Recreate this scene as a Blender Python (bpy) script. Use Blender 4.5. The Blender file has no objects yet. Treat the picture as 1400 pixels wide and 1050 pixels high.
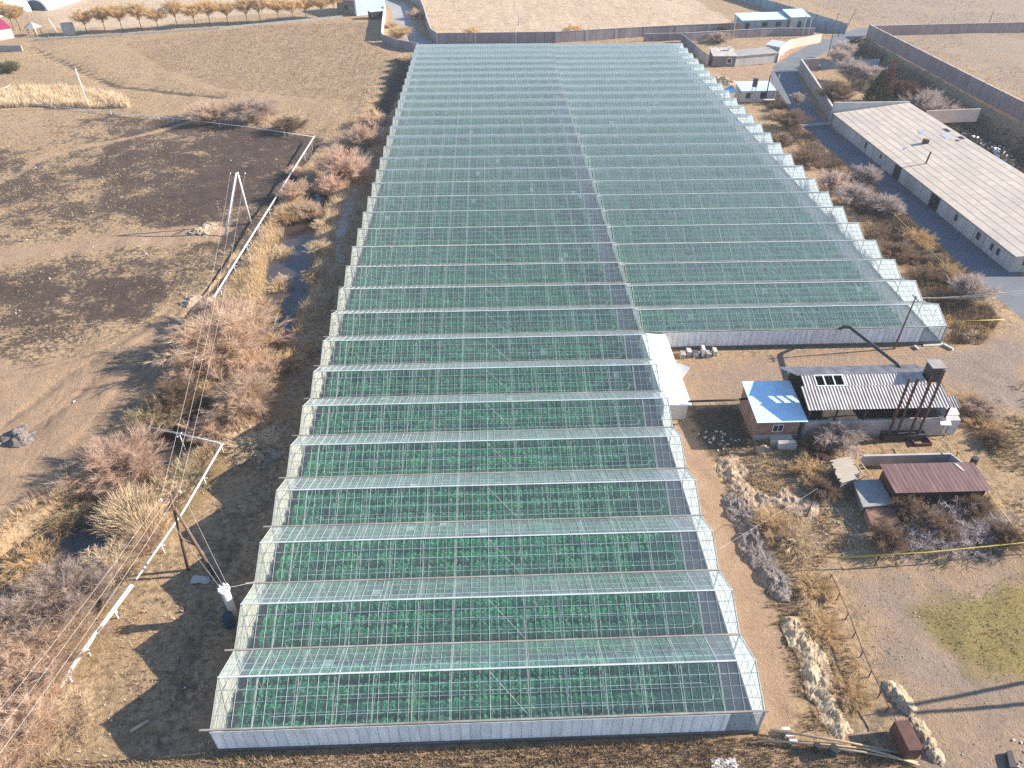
import bpy, math, random
import numpy as np
from mathutils import Vector, Matrix
rng = np.random.default_rng(11)
random.seed(5)
sc = bpy.context.scene
col = sc.collection
R = math.radians

# ------------------------------------------------------------------ camera geometry (a drone 54 m above the ground)
F = 972.0
PITCH = math.atan(748 / F)
YAW = math.atan(43 / (F * math.cos(PITCH) + 748 * math.sin(PITCH)))
CAMH = 54.3
cp, sp, cy_, sy_ = math.cos(PITCH), math.sin(PITCH), math.cos(YAW), math.sin(YAW)


def at(px, py, z=0.0):
    """point of the place at height z that a photo pixel looks at"""
    u, v = (px - 700) / F, (py - 525) / F
    d = (cy_ * u - sy_ * sp * v + sy_ * cp, -sy_ * u - cy_ * sp * v + cy_ * cp, -cp * v - sp)
    t = (z - CAMH) / d[2]
    return Vector((d[0] * t, d[1] * t, z))


def photo_y(x, y, z):
    q = (x, y, z - CAMH)
    D = (-sy_ * sp, -cy_ * sp, -cp)
    W = (sy_ * cp, cy_ * cp, -sp)
    return 525 + F * sum(a * b for a, b in zip(D, q)) / sum(a * b for a, b in zip(W, q))


def hgt(x, y, py):
    lo, hi = 0.0, 30.0
    for _ in range(40):
        m = (lo + hi) / 2
        if photo_y(x, y, m) > py:
            lo = m
        else:
            hi = m
    return lo


# ------------------------------------------------------------------ small helpers
def tag(o, label=None, cat=None, group=None, kind=None):
    if label: o['label'] = label
    if cat: o['category'] = cat
    if group: o['group'] = group
    if kind: o['kind'] = kind
    return o


def thing(name, label, cat, loc=(0, 0, 0), group=None, rz=0.0):
    o = bpy.data.objects.new(name, None)
    col.objects.link(o)
    o.empty_display_size = 0.2
    o.location = loc
    o.rotation_euler = (0, 0, rz)
    return tag(o, label, cat, group)


def root_loc(p):
    while p.parent:
        p = p.parent
    return Vector(p.location)


def np_mesh(name, v, f, mat, smooth=False):
    """v (n,3), f (m,k) all faces of one size"""
    v = np.asarray(v, dtype=np.float32)
    f = np.asarray(f, dtype=np.int32)
    me = bpy.data.meshes.new(name)
    k = f.shape[1]
    me.vertices.add(len(v)); me.vertices.foreach_set('co', v.ravel())
    me.loops.add(f.size); me.loops.foreach_set('vertex_index', f.ravel())
    me.polygons.add(len(f)); me.polygons.foreach_set('loop_start', np.arange(0, f.size, k, dtype=np.int32))
    try:
        me.polygons.foreach_set('loop_total', np.full(len(f), k, dtype=np.int32))
    except Exception:
        pass
    me.polygons.foreach_set('use_smooth', np.full(len(f), smooth, dtype=bool))
    me.update(calc_edges=True)
    me.materials.append(mat)
    return me


def link(name, me, parent=None, loc=(0, 0, 0), rz=0.0, s=(1, 1, 1)):
    o = bpy.data.objects.new(name, me)
    col.objects.link(o)
    o.location = loc
    o.rotation_euler = (0, 0, rz)
    o.scale = s
    o.parent = parent
    return o


class MB:
    def __init__(self):
        self.v = []; self.f = []

    def add(self, vs, fs):
        n = len(self.v)
        self.v += [tuple(p) for p in vs]
        self.f += [tuple(i + n for i in q) for q in fs]
        return self

    def quad(self, a, b, c, d):
        return self.add([a, b, c, d], [(0, 1, 2, 3)])

    def box(self, x0, x1, y0, y1, z0, z1):
        return self.add([(x0, y0, z0), (x1, y0, z0), (x1, y1, z0), (x0, y1, z0), (x0, y0, z1), (x1, y0, z1), (x1, y1, z1), (x0, y1, z1)],
                        [(3, 2, 1, 0), (4, 5, 6, 7), (0, 1, 5, 4), (1, 2, 6, 5), (2, 3, 7, 6), (3, 0, 4, 7)])

    def prism(self, pts, z0, z1):
        """upright prism on a ccw plan; z0/z1 numbers or lists"""
        n = len(pts)
        a = [z0] * n if not isinstance(z0, (list, tuple)) else z0
        b = [z1] * n if not isinstance(z1, (list, tuple)) else z1
        vs = [(p[0], p[1], a[i]) for i, p in enumerate(pts)] + [(p[0], p[1], b[i]) for i, p in enumerate(pts)]
        fs = [tuple(range(n - 1, -1, -1)), tuple(range(n, 2 * n))]
        fs += [(i, (i + 1) % n, n + (i + 1) % n, n + i) for i in range(n)]
        return self.add(vs, fs)

    def slab(self, a, b, c, d, t):
        P = [Vector(q) for q in (a, b, c, d)]
        n = (P[1] - P[0]).cross(P[3] - P[0]).normalized() * t
        Q = [p - n for p in P]
        return self.add(P + Q, [(0, 1, 2, 3), (7, 6, 5, 4), (1, 0, 4, 5), (2, 1, 5, 6), (3, 2, 6, 7), (0, 3, 7, 4)])

    def beam(self, p, q, w, h=None):
        h = h or w
        p, q = Vector(p), Vector(q)
        d = (q - p)
        if d.length < 1e-6: return self
        d.normalize()
        up = Vector((0, 0, 1)) if abs(d.z) < 0.95 else Vector((0, 1, 0))
        s = d.cross(up).normalized() * (w / 2)
        u = s.cross(d).normalized() * (h / 2)
        vs = [p - s - u, p + s - u, p + s + u, p - s + u, q - s - u, q + s - u, q + s + u, q - s + u]
        return self.add(vs, [(0, 1, 2, 3), (7, 6, 5, 4), (0, 4, 5, 1), (1, 5, 6, 2), (2, 6, 7, 3), (3, 7, 4, 0)])

    def tube(self, pts, r, n=8, r2=None):
        pts = [Vector(p) for p in pts]
        m = len(pts)
        vs, fs = [], []
        for i, p in enumerate(pts):
            d = (pts[min(i + 1, m - 1)] - pts[max(i - 1, 0)]).normalized()
            up = Vector((0, 0, 1)) if abs(d.z) < 0.9 else Vector((1, 0, 0))
            s = d.cross(up).normalized(); u = s.cross(d)
            rr = r if r2 is None else r + (r2 - r) * i / (m - 1)
            for k in range(n):
                a = 2 * math.pi * k / n
                vs.append(p + s * (rr * math.cos(a)) + u * (rr * math.sin(a)))
        for i in range(m - 1):
            for k in range(n):
                fs.append((i * n + k, i * n + (k + 1) % n, (i + 1) * n + (k + 1) % n, (i + 1) * n + k))
        fs.append(tuple(range(n - 1, -1, -1))); fs.append(tuple((m - 1) * n + k for k in range(n)))
        return self.add(vs, fs)

    def corr(self, a, b, c, pitch, amp):
        """wavy sheet: waves follow one another from a to b and run from a to c"""
        a, b, c = Vector(a), Vector(b), Vector(c)
        u, w = b - a, c - a
        n = u.cross(w).normalized()
        m = max(8, int(u.length / pitch * 6))
        vs = []
        for j in range(2):
            for i in range(m + 1):
                vs.append(a + u * (i / m) + w * j + n * (amp * math.sin(2 * math.pi * u.length * i / m / pitch)))
        return self.add(vs, [(i, i + 1, m + 2 + i, m + 1 + i) for i in range(m)])

    def build(self, name, mat, parent=None, smooth=False):
        o0 = root_loc(parent) if parent else Vector((0, 0, 0))
        me = bpy.data.meshes.new(name)
        me.from_pydata([(p[0] - o0.x, p[1] - o0.y, p[2] - o0.z) for p in self.v], [], self.f)
        if smooth: me.polygons.foreach_set('use_smooth', [True] * len(me.polygons))
        me.materials.append(mat)
        return link(name, me, parent)


def whole(name, mb, mat, label, cat, group=None, smooth=False, kind=None):
    """a thing of a single mesh; its origin goes to its base centre"""
    xs = [p[0] for p in mb.v]; ys = [p[1] for p in mb.v]; zs = [p[2] for p in mb.v]
    b = ((min(xs) + max(xs)) / 2, (min(ys) + max(ys)) / 2, min(zs))
    me = bpy.data.meshes.new(name)
    me.from_pydata([(p[0] - b[0], p[1] - b[1], p[2] - b[2]) for p in mb.v], [], mb.f)
    if smooth: me.polygons.foreach_set('use_smooth', [True] * len(me.polygons))
    me.materials.append(mat)
    return tag(link(name, me, None, b), label, cat, group, kind)


ORD = ['first', 'second', 'third', 'fourth', 'fifth', 'sixth', 'seventh', 'eighth', 'ninth', 'tenth', 'eleventh', 'twelfth', 'thirteenth',
       'fourteenth', 'fifteenth', 'sixteenth', 'seventeenth', 'eighteenth', 'nineteenth', 'twentieth'] + \
      ['twenty-' + s for s in ('first', 'second', 'third', 'fourth', 'fifth', 'sixth', 'seventh', 'eighth', 'ninth')] + \
      ['thirtieth', 'thirty-first', 'thirty-second', 'thirty-third', 'thirty-fourth']


# ------------------------------------------------------------------ materials
class NT:
    def __init__(self, name):
        m = bpy.data.materials.new(name)
        m.use_nodes = True
        self.m = m; self.t = m.node_tree; self.t.nodes.clear()
        self.out = self.n('ShaderNodeOutputMaterial')

    def n(self, typ, **kw):
        x = self.t.nodes.new(typ)
        for k, v in kw.items():
            if isinstance(k, str) and hasattr(x, k): setattr(x, k, v)
        return x

    def l(self, a, b): self.t.links.new(a, b)

    def noise(self, vec, scale, detail=5, rough=0.6, dist=0.0):
        x = self.n('ShaderNodeTexNoise')
        x.inputs['Scale'].default_value = scale; x.inputs['Detail'].default_value = detail
        x.inputs['Roughness'].default_value = rough; x.inputs['Distortion'].default_value = dist
        self.l(vec, x.inputs['Vector'])
        return x.outputs['Fac']

    def math(self, op, a, b=None, clamp=False):
        x = self.n('ShaderNodeMath', operation=op, use_clamp=clamp)
        for i, s in enumerate((a, b)):
            if s is None: continue
            if isinstance(s, (int, float)): x.inputs[i].default_value = s
            else: self.l(s, x.inputs[i])
        return x.outputs[0]

    def ramp(self, f, lo, hi):
        x = self.n('ShaderNodeMapRange')
        x.inputs['From Min'].default_value = lo; x.inputs['From Max'].default_value = hi
        x.clamp = True
        self.l(f, x.inputs['Value'])
        return x.outputs['Result']

    def mix(self, f, a, b, blend='MIX'):
        x = self.n('ShaderNodeMix', data_type='RGBA', blend_type=blend)
        x.clamp_factor = True
        for s, i in ((f, 0), (a, 6), (b, 7)):
            if isinstance(s, (int, float)): x.inputs[i].default_value = s
            elif isinstance(s, tuple): x.inputs[i].default_value = (*s, 1)
            else: self.l(s, x.inputs[i])
        return x.outputs[2]

    def bsdf(self, c, rough=0.85, metal=0.0, spec=0.3, bump=None, bd=0.05, bs=0.5):
        b = self.n('ShaderNodeBsdfPrincipled')
        if isinstance(c, tuple): b.inputs['Base Color'].default_value = (*c, 1)
        else: self.l(c, b.inputs['Base Color'])
        if isinstance(rough, (int, float)): b.inputs['Roughness'].default_value = rough
        else: self.l(rough, b.inputs['Roughness'])
        b.inputs['Metallic'].default_value = metal
        b.inputs['Specular IOR Level'].default_value = spec
        if bump is not None:
            x = self.n('ShaderNodeBump')
            x.inputs['Strength'].default_value = bs; x.inputs['Distance'].default_value = bd
            self.l(bump, x.inputs['Height']); self.l(x.outputs[0], b.inputs['Normal'])
        return b.outputs[0]

    def done(self, s):
        self.l(s, self.out.inputs['Surface'])
        return self.m


def pos(t): return t.n('ShaderNodeNewGeometry').outputs['Position']


def plain(name, c1, c2, scale=1.5, rough=0.85, metal=0.0, spec=0.3, bump=0.02, streak=None, fine=12.0):
    """two-tone weathered surface; streak=(sx,sy,sz) stretches the stain pattern"""
    t = NT(name)
    p = pos(t)
    if streak:
        m = t.n('ShaderNodeMapping'); m.inputs['Scale'].default_value = streak
        t.l(p, m.inputs['Vector']); q = m.outputs[0]
    else: q = p
    a = t.ramp(t.noise(q, scale, 6, 0.65), 0.32, 0.68)
    b = t.noise(p, fine, 3, 0.6)
    c = t.mix(a, c1, c2)
    c = t.mix(t.math('MULTIPLY', t.ramp(b, 0.45, 0.75), 0.35), c, tuple(x * 0.6 for x in c1))
    return t.done(t.bsdf(c, rough, metal, spec, b, bump))


def plant_mat(name, cols, rough=0.8, trans=0.0):
    """colour differs from twig to twig (or leaf to leaf) and from plant to plant"""
    t = NT(name)
    g = t.n('ShaderNodeNewGeometry')
    r = g.outputs['Random Per Island']
    cr = t.n('ShaderNodeValToRGB')
    e = cr.color_ramp.elements
    while len(e) < len(cols): e.new(0.5)
    for i, c in enumerate(cols):
        e[i].position = i / max(1, len(cols) - 1); e[i].color = (*c, 1)
    t.l(r, cr.inputs[0])
    oi = t.n('ShaderNodeObjectInfo')
    h = t.n('ShaderNodeHueSaturation')
    t.l(cr.outputs[0], h.inputs['Color'])
    t.l(t.math('ADD', t.math('MULTIPLY', oi.outputs['Random'], 0.3), 0.85), h.inputs['Value'])
    lp = t.noise(g.outputs['Position'], 0.5, 3)
    c = t.mix(t.ramp(lp, 0.4, 0.7), h.outputs[0], tuple(x * 0.8 for x in cols[0]))
    s = t.bsdf(c, rough, 0, 0.2)
    if trans > 0:
        tr = t.n('ShaderNodeBsdfTranslucent'); t.l(c, tr.inputs['Color'])
        mx = t.n('ShaderNodeMixShader'); mx.inputs[0].default_value = trans
        t.l(s, mx.inputs[1]); t.l(tr.outputs[0], mx.inputs[2]); s = mx.outputs[0]
    return t.done(s)


M = {}
M['darkplinth'] = plain('dirty_shaded_plinth', (0.16, 0.145, 0.13), (0.09, 0.08, 0.07), 0.9)  # dirty plinth; the shadow at the front wall's foot is put into its tone
M['concrete'] = plain('concrete', (0.36, 0.34, 0.31), (0.24, 0.23, 0.21), 0.8)
M['paleconcrete'] = plain('pale_concrete', (0.55, 0.52, 0.47), (0.4, 0.37, 0.33), 0.7)
M['plaster'] = plain('plaster', (0.52, 0.49, 0.45), (0.36, 0.34, 0.32), 0.5, streak=(1, 1, 0.3))
M['pinkwall'] = plain('pink_tuff_wall', (0.33, 0.25, 0.23), (0.22, 0.17, 0.16), 0.4, streak=(1, 1, 0.4))
M['darkwall'] = plain('old_panel_wall', (0.30, 0.25, 0.25), (0.19, 0.16, 0.17), 0.4, streak=(1, 1, 0.4))
M['beigewall'] = plain('beige_wall', (0.62, 0.5, 0.4), (0.5, 0.4, 0.32), 0.5)
M['whitepaint'] = plain('white_paint', (0.78, 0.77, 0.74), (0.66, 0.65, 0.62), 1.0, 0.6)
M['pipewhite'] = plain('white_pipe_paint', (0.8, 0.79, 0.76), (0.6, 0.58, 0.55), 2.0, 0.5)
M['greypole'] = plain('grey_pole_concrete', (0.5, 0.48, 0.45), (0.36, 0.35, 0.33), 1.2)
M['wood'] = plain('weathered_wood', (0.16, 0.09, 0.06), (0.1, 0.06, 0.045), 2.0, streak=(1, 1, 0.15))
M['log'] = plain('stripped_log', (0.5, 0.37, 0.24), (0.36, 0.27, 0.18), 1.2)
M['plank'] = plain('grey_planks', (0.52, 0.45, 0.36), (0.3, 0.25, 0.2), 2.5, streak=(0.25, 3, 1))
M['rust'] = plain('rusty_iron', (0.125, 0.058, 0.045), (0.07, 0.034, 0.028), 1.5, 0.75)
M['rustroof'] = plain('rusty_brown_sheet', (0.2, 0.105, 0.098), (0.085, 0.045, 0.045), 1.6, 0.6, streak=(1.6, 0.25, 1))
M['rustwall'] = plain('dark_red_sheet_wall', (0.1, 0.04, 0.032), (0.07, 0.03, 0.025), 1.0, 0.7)
M['darkmetal'] = plain('dark_metal', (0.055, 0.05, 0.05), (0.035, 0.03, 0.03), 2.0, 0.6)
M['asbestos'] = plain('grey_corrugated_sheet', (0.58, 0.51, 0.46), (0.3, 0.26, 0.24), 1.3, streak=(1, 0.4, 1))
M['blueroof'] = plain('blue_sheet_roof', (0.5, 0.72, 0.88), (0.64, 0.8, 0.9), 0.8, 0.45, 0.0, 0.5)
M['paleblue'] = plain('pale_blue_sheet', (0.55, 0.68, 0.76), (0.45, 0.58, 0.68), 0.4, 0.5)
M['snow'] = plain('white_frost', (0.85, 0.87, 0.9), (0.78, 0.8, 0.85), 2.0)
M['whiteroof'] = plain('white_sheet_roof', (0.84, 0.84, 0.84), (0.72, 0.72, 0.72), 0.6, 0.5)
M['yellow'] = plain('yellow_gas_paint', (0.55, 0.42, 0.06), (0.42, 0.32, 0.06), 2.0, 0.5)
M['magenta'] = plain('crimson_roof', (0.36, 0.03, 0.1), (0.28, 0.03, 0.08), 0.5, 0.5)
M['void'] = plain('dark_opening', (0.02, 0.02, 0.022), (0.03, 0.028, 0.028), 1.0)
M['bluetarp'] = plain('blue_tarp', (0.08, 0.25, 0.5), (0.12, 0.33, 0.6), 0.8, 0.5)
M['bluedrum'] = plain('blue_drum', (0.03, 0.06, 0.095), (0.022, 0.045, 0.07), 2.0, 0.5)
M['film_tunnel'] = plain('white_tunnel_film', (0.85, 0.86, 0.88), (0.75, 0.77, 0.8), 0.3, 0.4)
M['wire'] = plain('bare_wire', (0.5, 0.48, 0.45), (0.4, 0.38, 0.36), 1.0, 0.5)
M['galv'] = plain('galvanised_frame', (0.5, 0.52, 0.52), (0.34, 0.36, 0.36), 1.5, 0.55, 0.0, 0.4, 0.004)
M['creamsteel'] = plain('cream_painted_truss', (0.58, 0.55, 0.48), (0.42, 0.39, 0.33), 1.0, 0.6, 0.0, 0.3, 0.004)
M['gutter'] = plain('stained_gutter', (0.2, 0.17, 0.15), (0.34, 0.33, 0.31), 0.5, 0.6)
M['gutterwhite'] = plain('white_gutter_stub', (0.66, 0.64, 0.6), (0.5, 0.48, 0.45), 0.8, 0.6)
M['ridgewhite'] = plain('white_ridge_cap', (0.55, 0.57, 0.57), (0.4, 0.42, 0.42), 0.8, 0.5)
M['path'] = plain('interior_path', (0.17, 0.175, 0.19), (0.12, 0.125, 0.14), 0.4)
M['soil'] = plain('damp_soil', (0.07, 0.06, 0.05), (0.05, 0.045, 0.04), 0.5)
M['asphalt'] = plain('old_asphalt', (0.115, 0.13, 0.155), (0.16, 0.17, 0.185), 0.25, 0.9)
M['paleasphalt'] = plain('sunbleached_asphalt', (0.34, 0.33, 0.33), (0.26, 0.25, 0.25), 0.25, 0.9)


def brick_mat(name, c1, c2, mortar, vertical_axis='xz'):
    t = NT(name)
    p = pos(t)
    s = t.n('ShaderNodeSeparateXYZ'); t.l(p, s.inputs[0])
    cmb = t.n('ShaderNodeCombineXYZ')
    t.l(t.math('ADD', s.outputs[0], s.outputs[1]), cmb.inputs[0]); t.l(s.outputs[2], cmb.inputs[1])
    b = t.n('ShaderNodeTexBrick')
    b.inputs['Scale'].default_value = 1.0
    b.inputs['Brick Width'].default_value = 0.5; b.inputs['Row Height'].default_value = 0.22
    b.inputs['Mortar Size'].default_value = 0.02
    b.inputs['Color1'].default_value = (*c1, 1); b.inputs['Color2'].default_value = (*c2, 1); b.inputs['Mortar'].default_value = (*mortar, 1)
    t.l(cmb.outputs[0], b.inputs['Vector'])
    c = t.mix(t.math('MULTIPLY', t.ramp(t.noise(p, 0.7, 5), 0.4, 0.7), 0.5), b.outputs['Color'], tuple(x * 0.55 for x in c2))
    return t.done(t.bsdf(c, 0.9, 0, 0.2, b.outputs['Fac'], -0.02))


M['brick'] = brick_mat('red_brick', (0.3, 0.16, 0.11), (0.22, 0.12, 0.09), (0.3, 0.27, 0.24))
M['whitebrick'] = brick_mat('whitewashed_block', (0.55, 0.48, 0.43), (0.44, 0.38, 0.34), (0.26, 0.22, 0.2))
M['rubblestone'] = brick_mat('stone_block', (0.3, 0.25, 0.23), (0.22, 0.19, 0.18), (0.15, 0.13, 0.12))


def barnroof_mat():
    t = NT('old_slate_sheet')
    p = pos(t)
    s = t.n('ShaderNodeSeparateXYZ'); t.l(p, s.inputs[0])
    row = t.math('FRACT', t.math('DIVIDE', s.outputs[0], 1.62))
    lap = t.math('LESS_THAN', row, 0.085)
    joint = t.math('LESS_THAN', t.math('FRACT', t.math('DIVIDE', s.outputs[1], 1.1)), 0.05)
    cell = t.n('ShaderNodeTexWhiteNoise', noise_dimensions='2D')
    cmb = t.n('ShaderNodeCombineXYZ')
    t.l(t.math('FLOOR', t.math('DIVIDE', s.outputs[0], 1.62)), cmb.inputs[0]); t.l(t.math('FLOOR', t.math('DIVIDE', s.outputs[1], 3.3)), cmb.inputs[1])
    t.l(cmb.outputs[0], cell.inputs['Vector'])
    c = t.mix(cell.outputs['Value'], (0.55, 0.455, 0.355), (0.65, 0.55, 0.44))
    c = t.mix(t.ramp(t.noise(p, 0.12, 5), 0.4, 0.7), c, (0.5, 0.43, 0.37))
    c = t.mix(t.math('MULTIPLY', t.ramp(t.noise(p, 0.9, 8, 0.75), 0.46, 0.68), 0.6), c, (0.33, 0.29, 0.26))
    c = t.mix(t.math('MULTIPLY', joint, 0.1), c, (0.25, 0.22, 0.2))
    c = t.mix(t.math('MULTIPLY', lap, 0.9), c, (0.14, 0.115, 0.105))
    return t.done(t.bsdf(c, 0.9, 0, 0.2, t.noise(p, 6, 4), 0.03))


M['barnroof'] = barnroof_mat()


def wall_panels_mat(name, c1, c2, width):
    """precast panels: a darker joint each `width` metres along the wall"""
    t = NT(name)
    p = pos(t)
    s = t.n('ShaderNodeSeparateXYZ'); t.l(p, s.inputs[0])
    u = t.math('ADD', s.outputs[0], s.outputs[1])
    j = t.math('LESS_THAN', t.math('FRACT', t.math('DIVIDE', u, width)), 0.06)
    w = t.n('ShaderNodeTexWhiteNoise', noise_dimensions='1D')
    t.l(t.math('FLOOR', t.math('DIVIDE', u, width)), w.inputs['W'])
    c = t.mix(w.outputs['Value'], c1, c2)
    m = t.n('ShaderNodeMapping'); m.inputs['Scale'].default_value = (1.2, 1.2, 0.3); t.l(p, m.inputs['Vector'])
    c = t.mix(t.math('MULTIPLY', t.ramp(t.noise(m.outputs[0], 1.0, 6), 0.45, 0.75), 0.5), c, tuple(x * 0.5 for x in c2))
    c = t.mix(t.math('MULTIPLY', j, 0.6), c, tuple(x * 0.35 for x in c2))
    return t.done(t.bsdf(c, 0.9, 0, 0.2, t.noise(p, 5, 4), 0.03))


M['barnwall'] = wall_panels_mat('barn_wall_panels', (0.5, 0.46, 0.42), (0.4, 0.36, 0.33), 3.0)
M['tuffpanels'] = wall_panels_mat('pink_precast_panels', (0.36, 0.26, 0.24), (0.27, 0.2, 0.19), 3.2)
M['greypanels'] = wall_panels_mat('grey_precast_panels', (0.3, 0.26, 0.26), (0.2, 0.17, 0.18), 3.0)
M['bluepanels'] = wall_panels_mat('blue_grey_fence_sheet', (0.26, 0.33, 0.37), (0.2, 0.26, 0.3), 2.5)


def glass_mat():
    t = NT('dusty_greenhouse_glass')
    g = t.n('ShaderNodeNewGeometry')
    p = g.outputs['Position']
    # each pane has its own dust
    sn = t.n('ShaderNodeVectorMath', operation='DIVIDE'); t.l(p, sn.inputs[0]); sn.inputs[1].default_value = (0.75, 0.8, 50)
    fl = t.n('ShaderNodeVectorMath', operation='FLOOR'); t.l(sn.outputs[0], fl.inputs[0])
    wn = t.n('ShaderNodeTexWhiteNoise', noise_dimensions='3D'); t.l(fl.outputs[0], wn.inputs['Vector'])
    pane = wn.outputs['Value']
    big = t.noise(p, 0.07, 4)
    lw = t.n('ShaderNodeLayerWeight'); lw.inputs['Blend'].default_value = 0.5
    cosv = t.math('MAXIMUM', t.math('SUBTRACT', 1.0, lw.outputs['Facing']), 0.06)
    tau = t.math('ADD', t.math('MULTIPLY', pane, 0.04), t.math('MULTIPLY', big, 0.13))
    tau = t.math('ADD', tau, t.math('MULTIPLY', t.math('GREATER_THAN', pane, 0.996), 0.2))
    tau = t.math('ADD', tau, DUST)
    # painted haze and sky sheen: panes paler toward the far end and right block
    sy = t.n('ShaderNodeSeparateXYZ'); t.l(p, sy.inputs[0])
    far_veil = t.math('ADD', t.ramp(sy.outputs[1], 70, 235), t.math('MULTIPLY', t.ramp(sy.outputs[0], 19.8, 19.9), 0.2))
    far_veil = t.math('MULTIPLY', far_veil, t.math('ADD', t.math('MULTIPLY', t.noise(p, 0.35, 5, 0.7), 0.7), 0.65))
    tau = t.math('ADD', tau, t.math('MULTIPLY', far_veil, 0.2))
    opac = t.math('SUBTRACT', 1.0, t.math('POWER', 2.718, t.math('MULTIPLY', t.math('DIVIDE', tau, t.math('POWER', cosv, 1.4)), -1.0)))
    dif = t.n('ShaderNodeBsdfDiffuse'); dif.inputs['Color'].default_value = (0.66, 0.78, 0.8, 1)
    trl = t.n('ShaderNodeBsdfTranslucent'); trl.inputs['Color'].default_value = (0.66, 0.78, 0.8, 1)
    du = t.n('ShaderNodeMixShader'); du.inputs[0].default_value = 0.5
    t.l(dif.outputs[0], du.inputs[1]); t.l(trl.outputs[0], du.inputs[2])
    tr = t.n('ShaderNodeBsdfTransparent'); tr.inputs['Color'].default_value = (0.92, 0.985, 0.97, 1)
    gl = t.n('ShaderNodeBsdfGlossy'); gl.inputs['Roughness'].default_value = 0.08
    sch = t.math('ADD', 0.05, t.math('MULTIPLY', t.math('POWER', t.math('SUBTRACT', 1.0, cosv), 5.0), 0.9))
    m1 = t.n('ShaderNodeMixShader'); t.l(opac, m1.inputs[0]); t.l(tr.outputs[0], m1.inputs[1]); t.l(du.outputs[0], m1.inputs[2])
    m2 = t.n('ShaderNodeMixShader'); t.l(t.math('MULTIPLY', sch, 1.25, True), m2.inputs[0]); t.l(m1.outputs[0], m2.inputs[1]); t.l(gl.outputs[0], m2.inputs[2])
    return t.done(m2.outputs[0])


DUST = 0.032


def film_mat(name, col_, clear, blotch):
    t = NT(name)
    p = pos(t)
    mp = t.n('ShaderNodeMapping'); mp.inputs['Scale'].default_value = (1.3, 1.3, 0.25); t.l(p, mp.inputs['Vector'])
    streak = t.ramp(t.noise(mp.outputs[0], 1.2, 6, 0.7), 0.35, 0.7)
    s = t.n('ShaderNodeSeparateXYZ'); t.l(p, s.inputs[0])
    u = t.math('ADD', s.outputs[0], s.outputs[1])
    cell = t.n('ShaderNodeTexWhiteNoise', noise_dimensions='2D')
    cmb = t.n('ShaderNodeCombineXYZ')
    t.l(t.math('FLOOR', t.math('DIVIDE', u, 0.75)), cmb.inputs[0]); t.l(t.math('FLOOR', t.math('DIVIDE', s.outputs[2], 4.0)), cmb.inputs[1])
    t.l(cmb.outputs[0], cell.inputs['Vector'])
    c = t.mix(t.math('MULTIPLY', streak, blotch), col_, tuple(x * 0.55 for x in col_))
    c = t.mix(t.math('MULTIPLY', cell.outputs['Value'], 0.3), c, tuple(x * 0.7 for x in col_))
    d = t.n('ShaderNodeBsdfDiffuse'); t.l(c, d.inputs['Color'])
    tl = t.n('ShaderNodeBsdfTranslucent'); t.l(c, tl.inputs['Color'])
    a = t.n('ShaderNodeMixShader'); a.inputs[0].default_value = 0.3
    t.l(d.outputs[0], a.inputs[1]); t.l(tl.outputs[0], a.inputs[2])
    tr = t.n('ShaderNodeBsdfTransparent')
    hole = t.math('MULTIPLY', t.math('GREATER_THAN', cell.outputs['Value'], 0.9), blotch)
    b = t.n('ShaderNodeMixShader'); t.l(t.math('ADD', t.math('MULTIPLY', hole, 0.35), clear, True), b.inputs[0])
    t.l(a.outputs[0], b.inputs[1]); t.l(tr.outputs[0], b.inputs[2])
    return t.done(b.outputs[0])


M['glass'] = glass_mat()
M['film'] = film_mat('dirty_wall_film', (0.98, 0.98, 0.98), 0.0, 0.5)
M['film_clean'] = film_mat('white_wall_film', (0.93, 0.93, 0.92), 0.01, 0.1)
M['film_beige'] = film_mat('warm_light_wall_film', (0.85, 0.72, 0.6), 0.0, 0.12)  # warm sunlight on the wall's inner face put into the film colour
M['film_clear'] = film_mat('clear_corner_glass', (0.4, 0.47, 0.52), 0.5, 0.3)

M['leaf'] = plant_mat('crop_leaf', [(0.048, 0.364, 0.177), (0.076, 0.455, 0.208), (0.142, 0.525, 0.208), (0.057, 0.384, 0.208), (0.304, 0.626, 0.27)], 0.55, 0.35)
M['twig_pink'] = plant_mat('pink_willow_twig', [(0.657, 0.459, 0.349), (0.795, 0.6, 0.456), (0.548, 0.371, 0.276), (0.795, 0.69, 0.541)], 0.8, 0.5)
M['twig_tan'] = plant_mat('tan_twig', [(0.65, 0.476, 0.336), (0.787, 0.598, 0.441), (0.537, 0.378, 0.267), (0.82, 0.695, 0.522)], 0.8, 0.5)
M['twig_grey'] = plant_mat('grey_twig', [(0.45, 0.362, 0.312), (0.587, 0.5, 0.444), (0.325, 0.25, 0.228), (0.725, 0.637, 0.576)], 0.8, 0.3)
M['twig_pale'] = plant_mat('pale_bare_twig', [(0.5, 0.42, 0.4), (0.6, 0.53, 0.5), (0.36, 0.27, 0.26), (0.68, 0.62, 0.6)], 0.8, 0.2)
M['twig_purple'] = plant_mat('purple_grey_twig', [(0.479, 0.357, 0.294), (0.598, 0.485, 0.397), (0.359, 0.257, 0.218), (0.731, 0.643, 0.525)], 0.8, 0.5)
M['twig_brown'] = plant_mat('brown_twig', [(0.23, 0.149, 0.103), (0.31, 0.207, 0.138), (0.149, 0.098, 0.069), (0.391, 0.287, 0.196)], 0.8, 0.3)
M['twig_orange'] = plant_mat('orange_willow_twig', [(0.68, 0.479, 0.24), (0.78, 0.57, 0.312), (0.6, 0.41, 0.204), (0.82, 0.661, 0.408)], 0.8, 0.5)
M['twig_rust'] = plant_mat('rust_red_foliage', [(0.22, 0.1, 0.07), (0.3, 0.14, 0.1), (0.16, 0.08, 0.06)])
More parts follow.
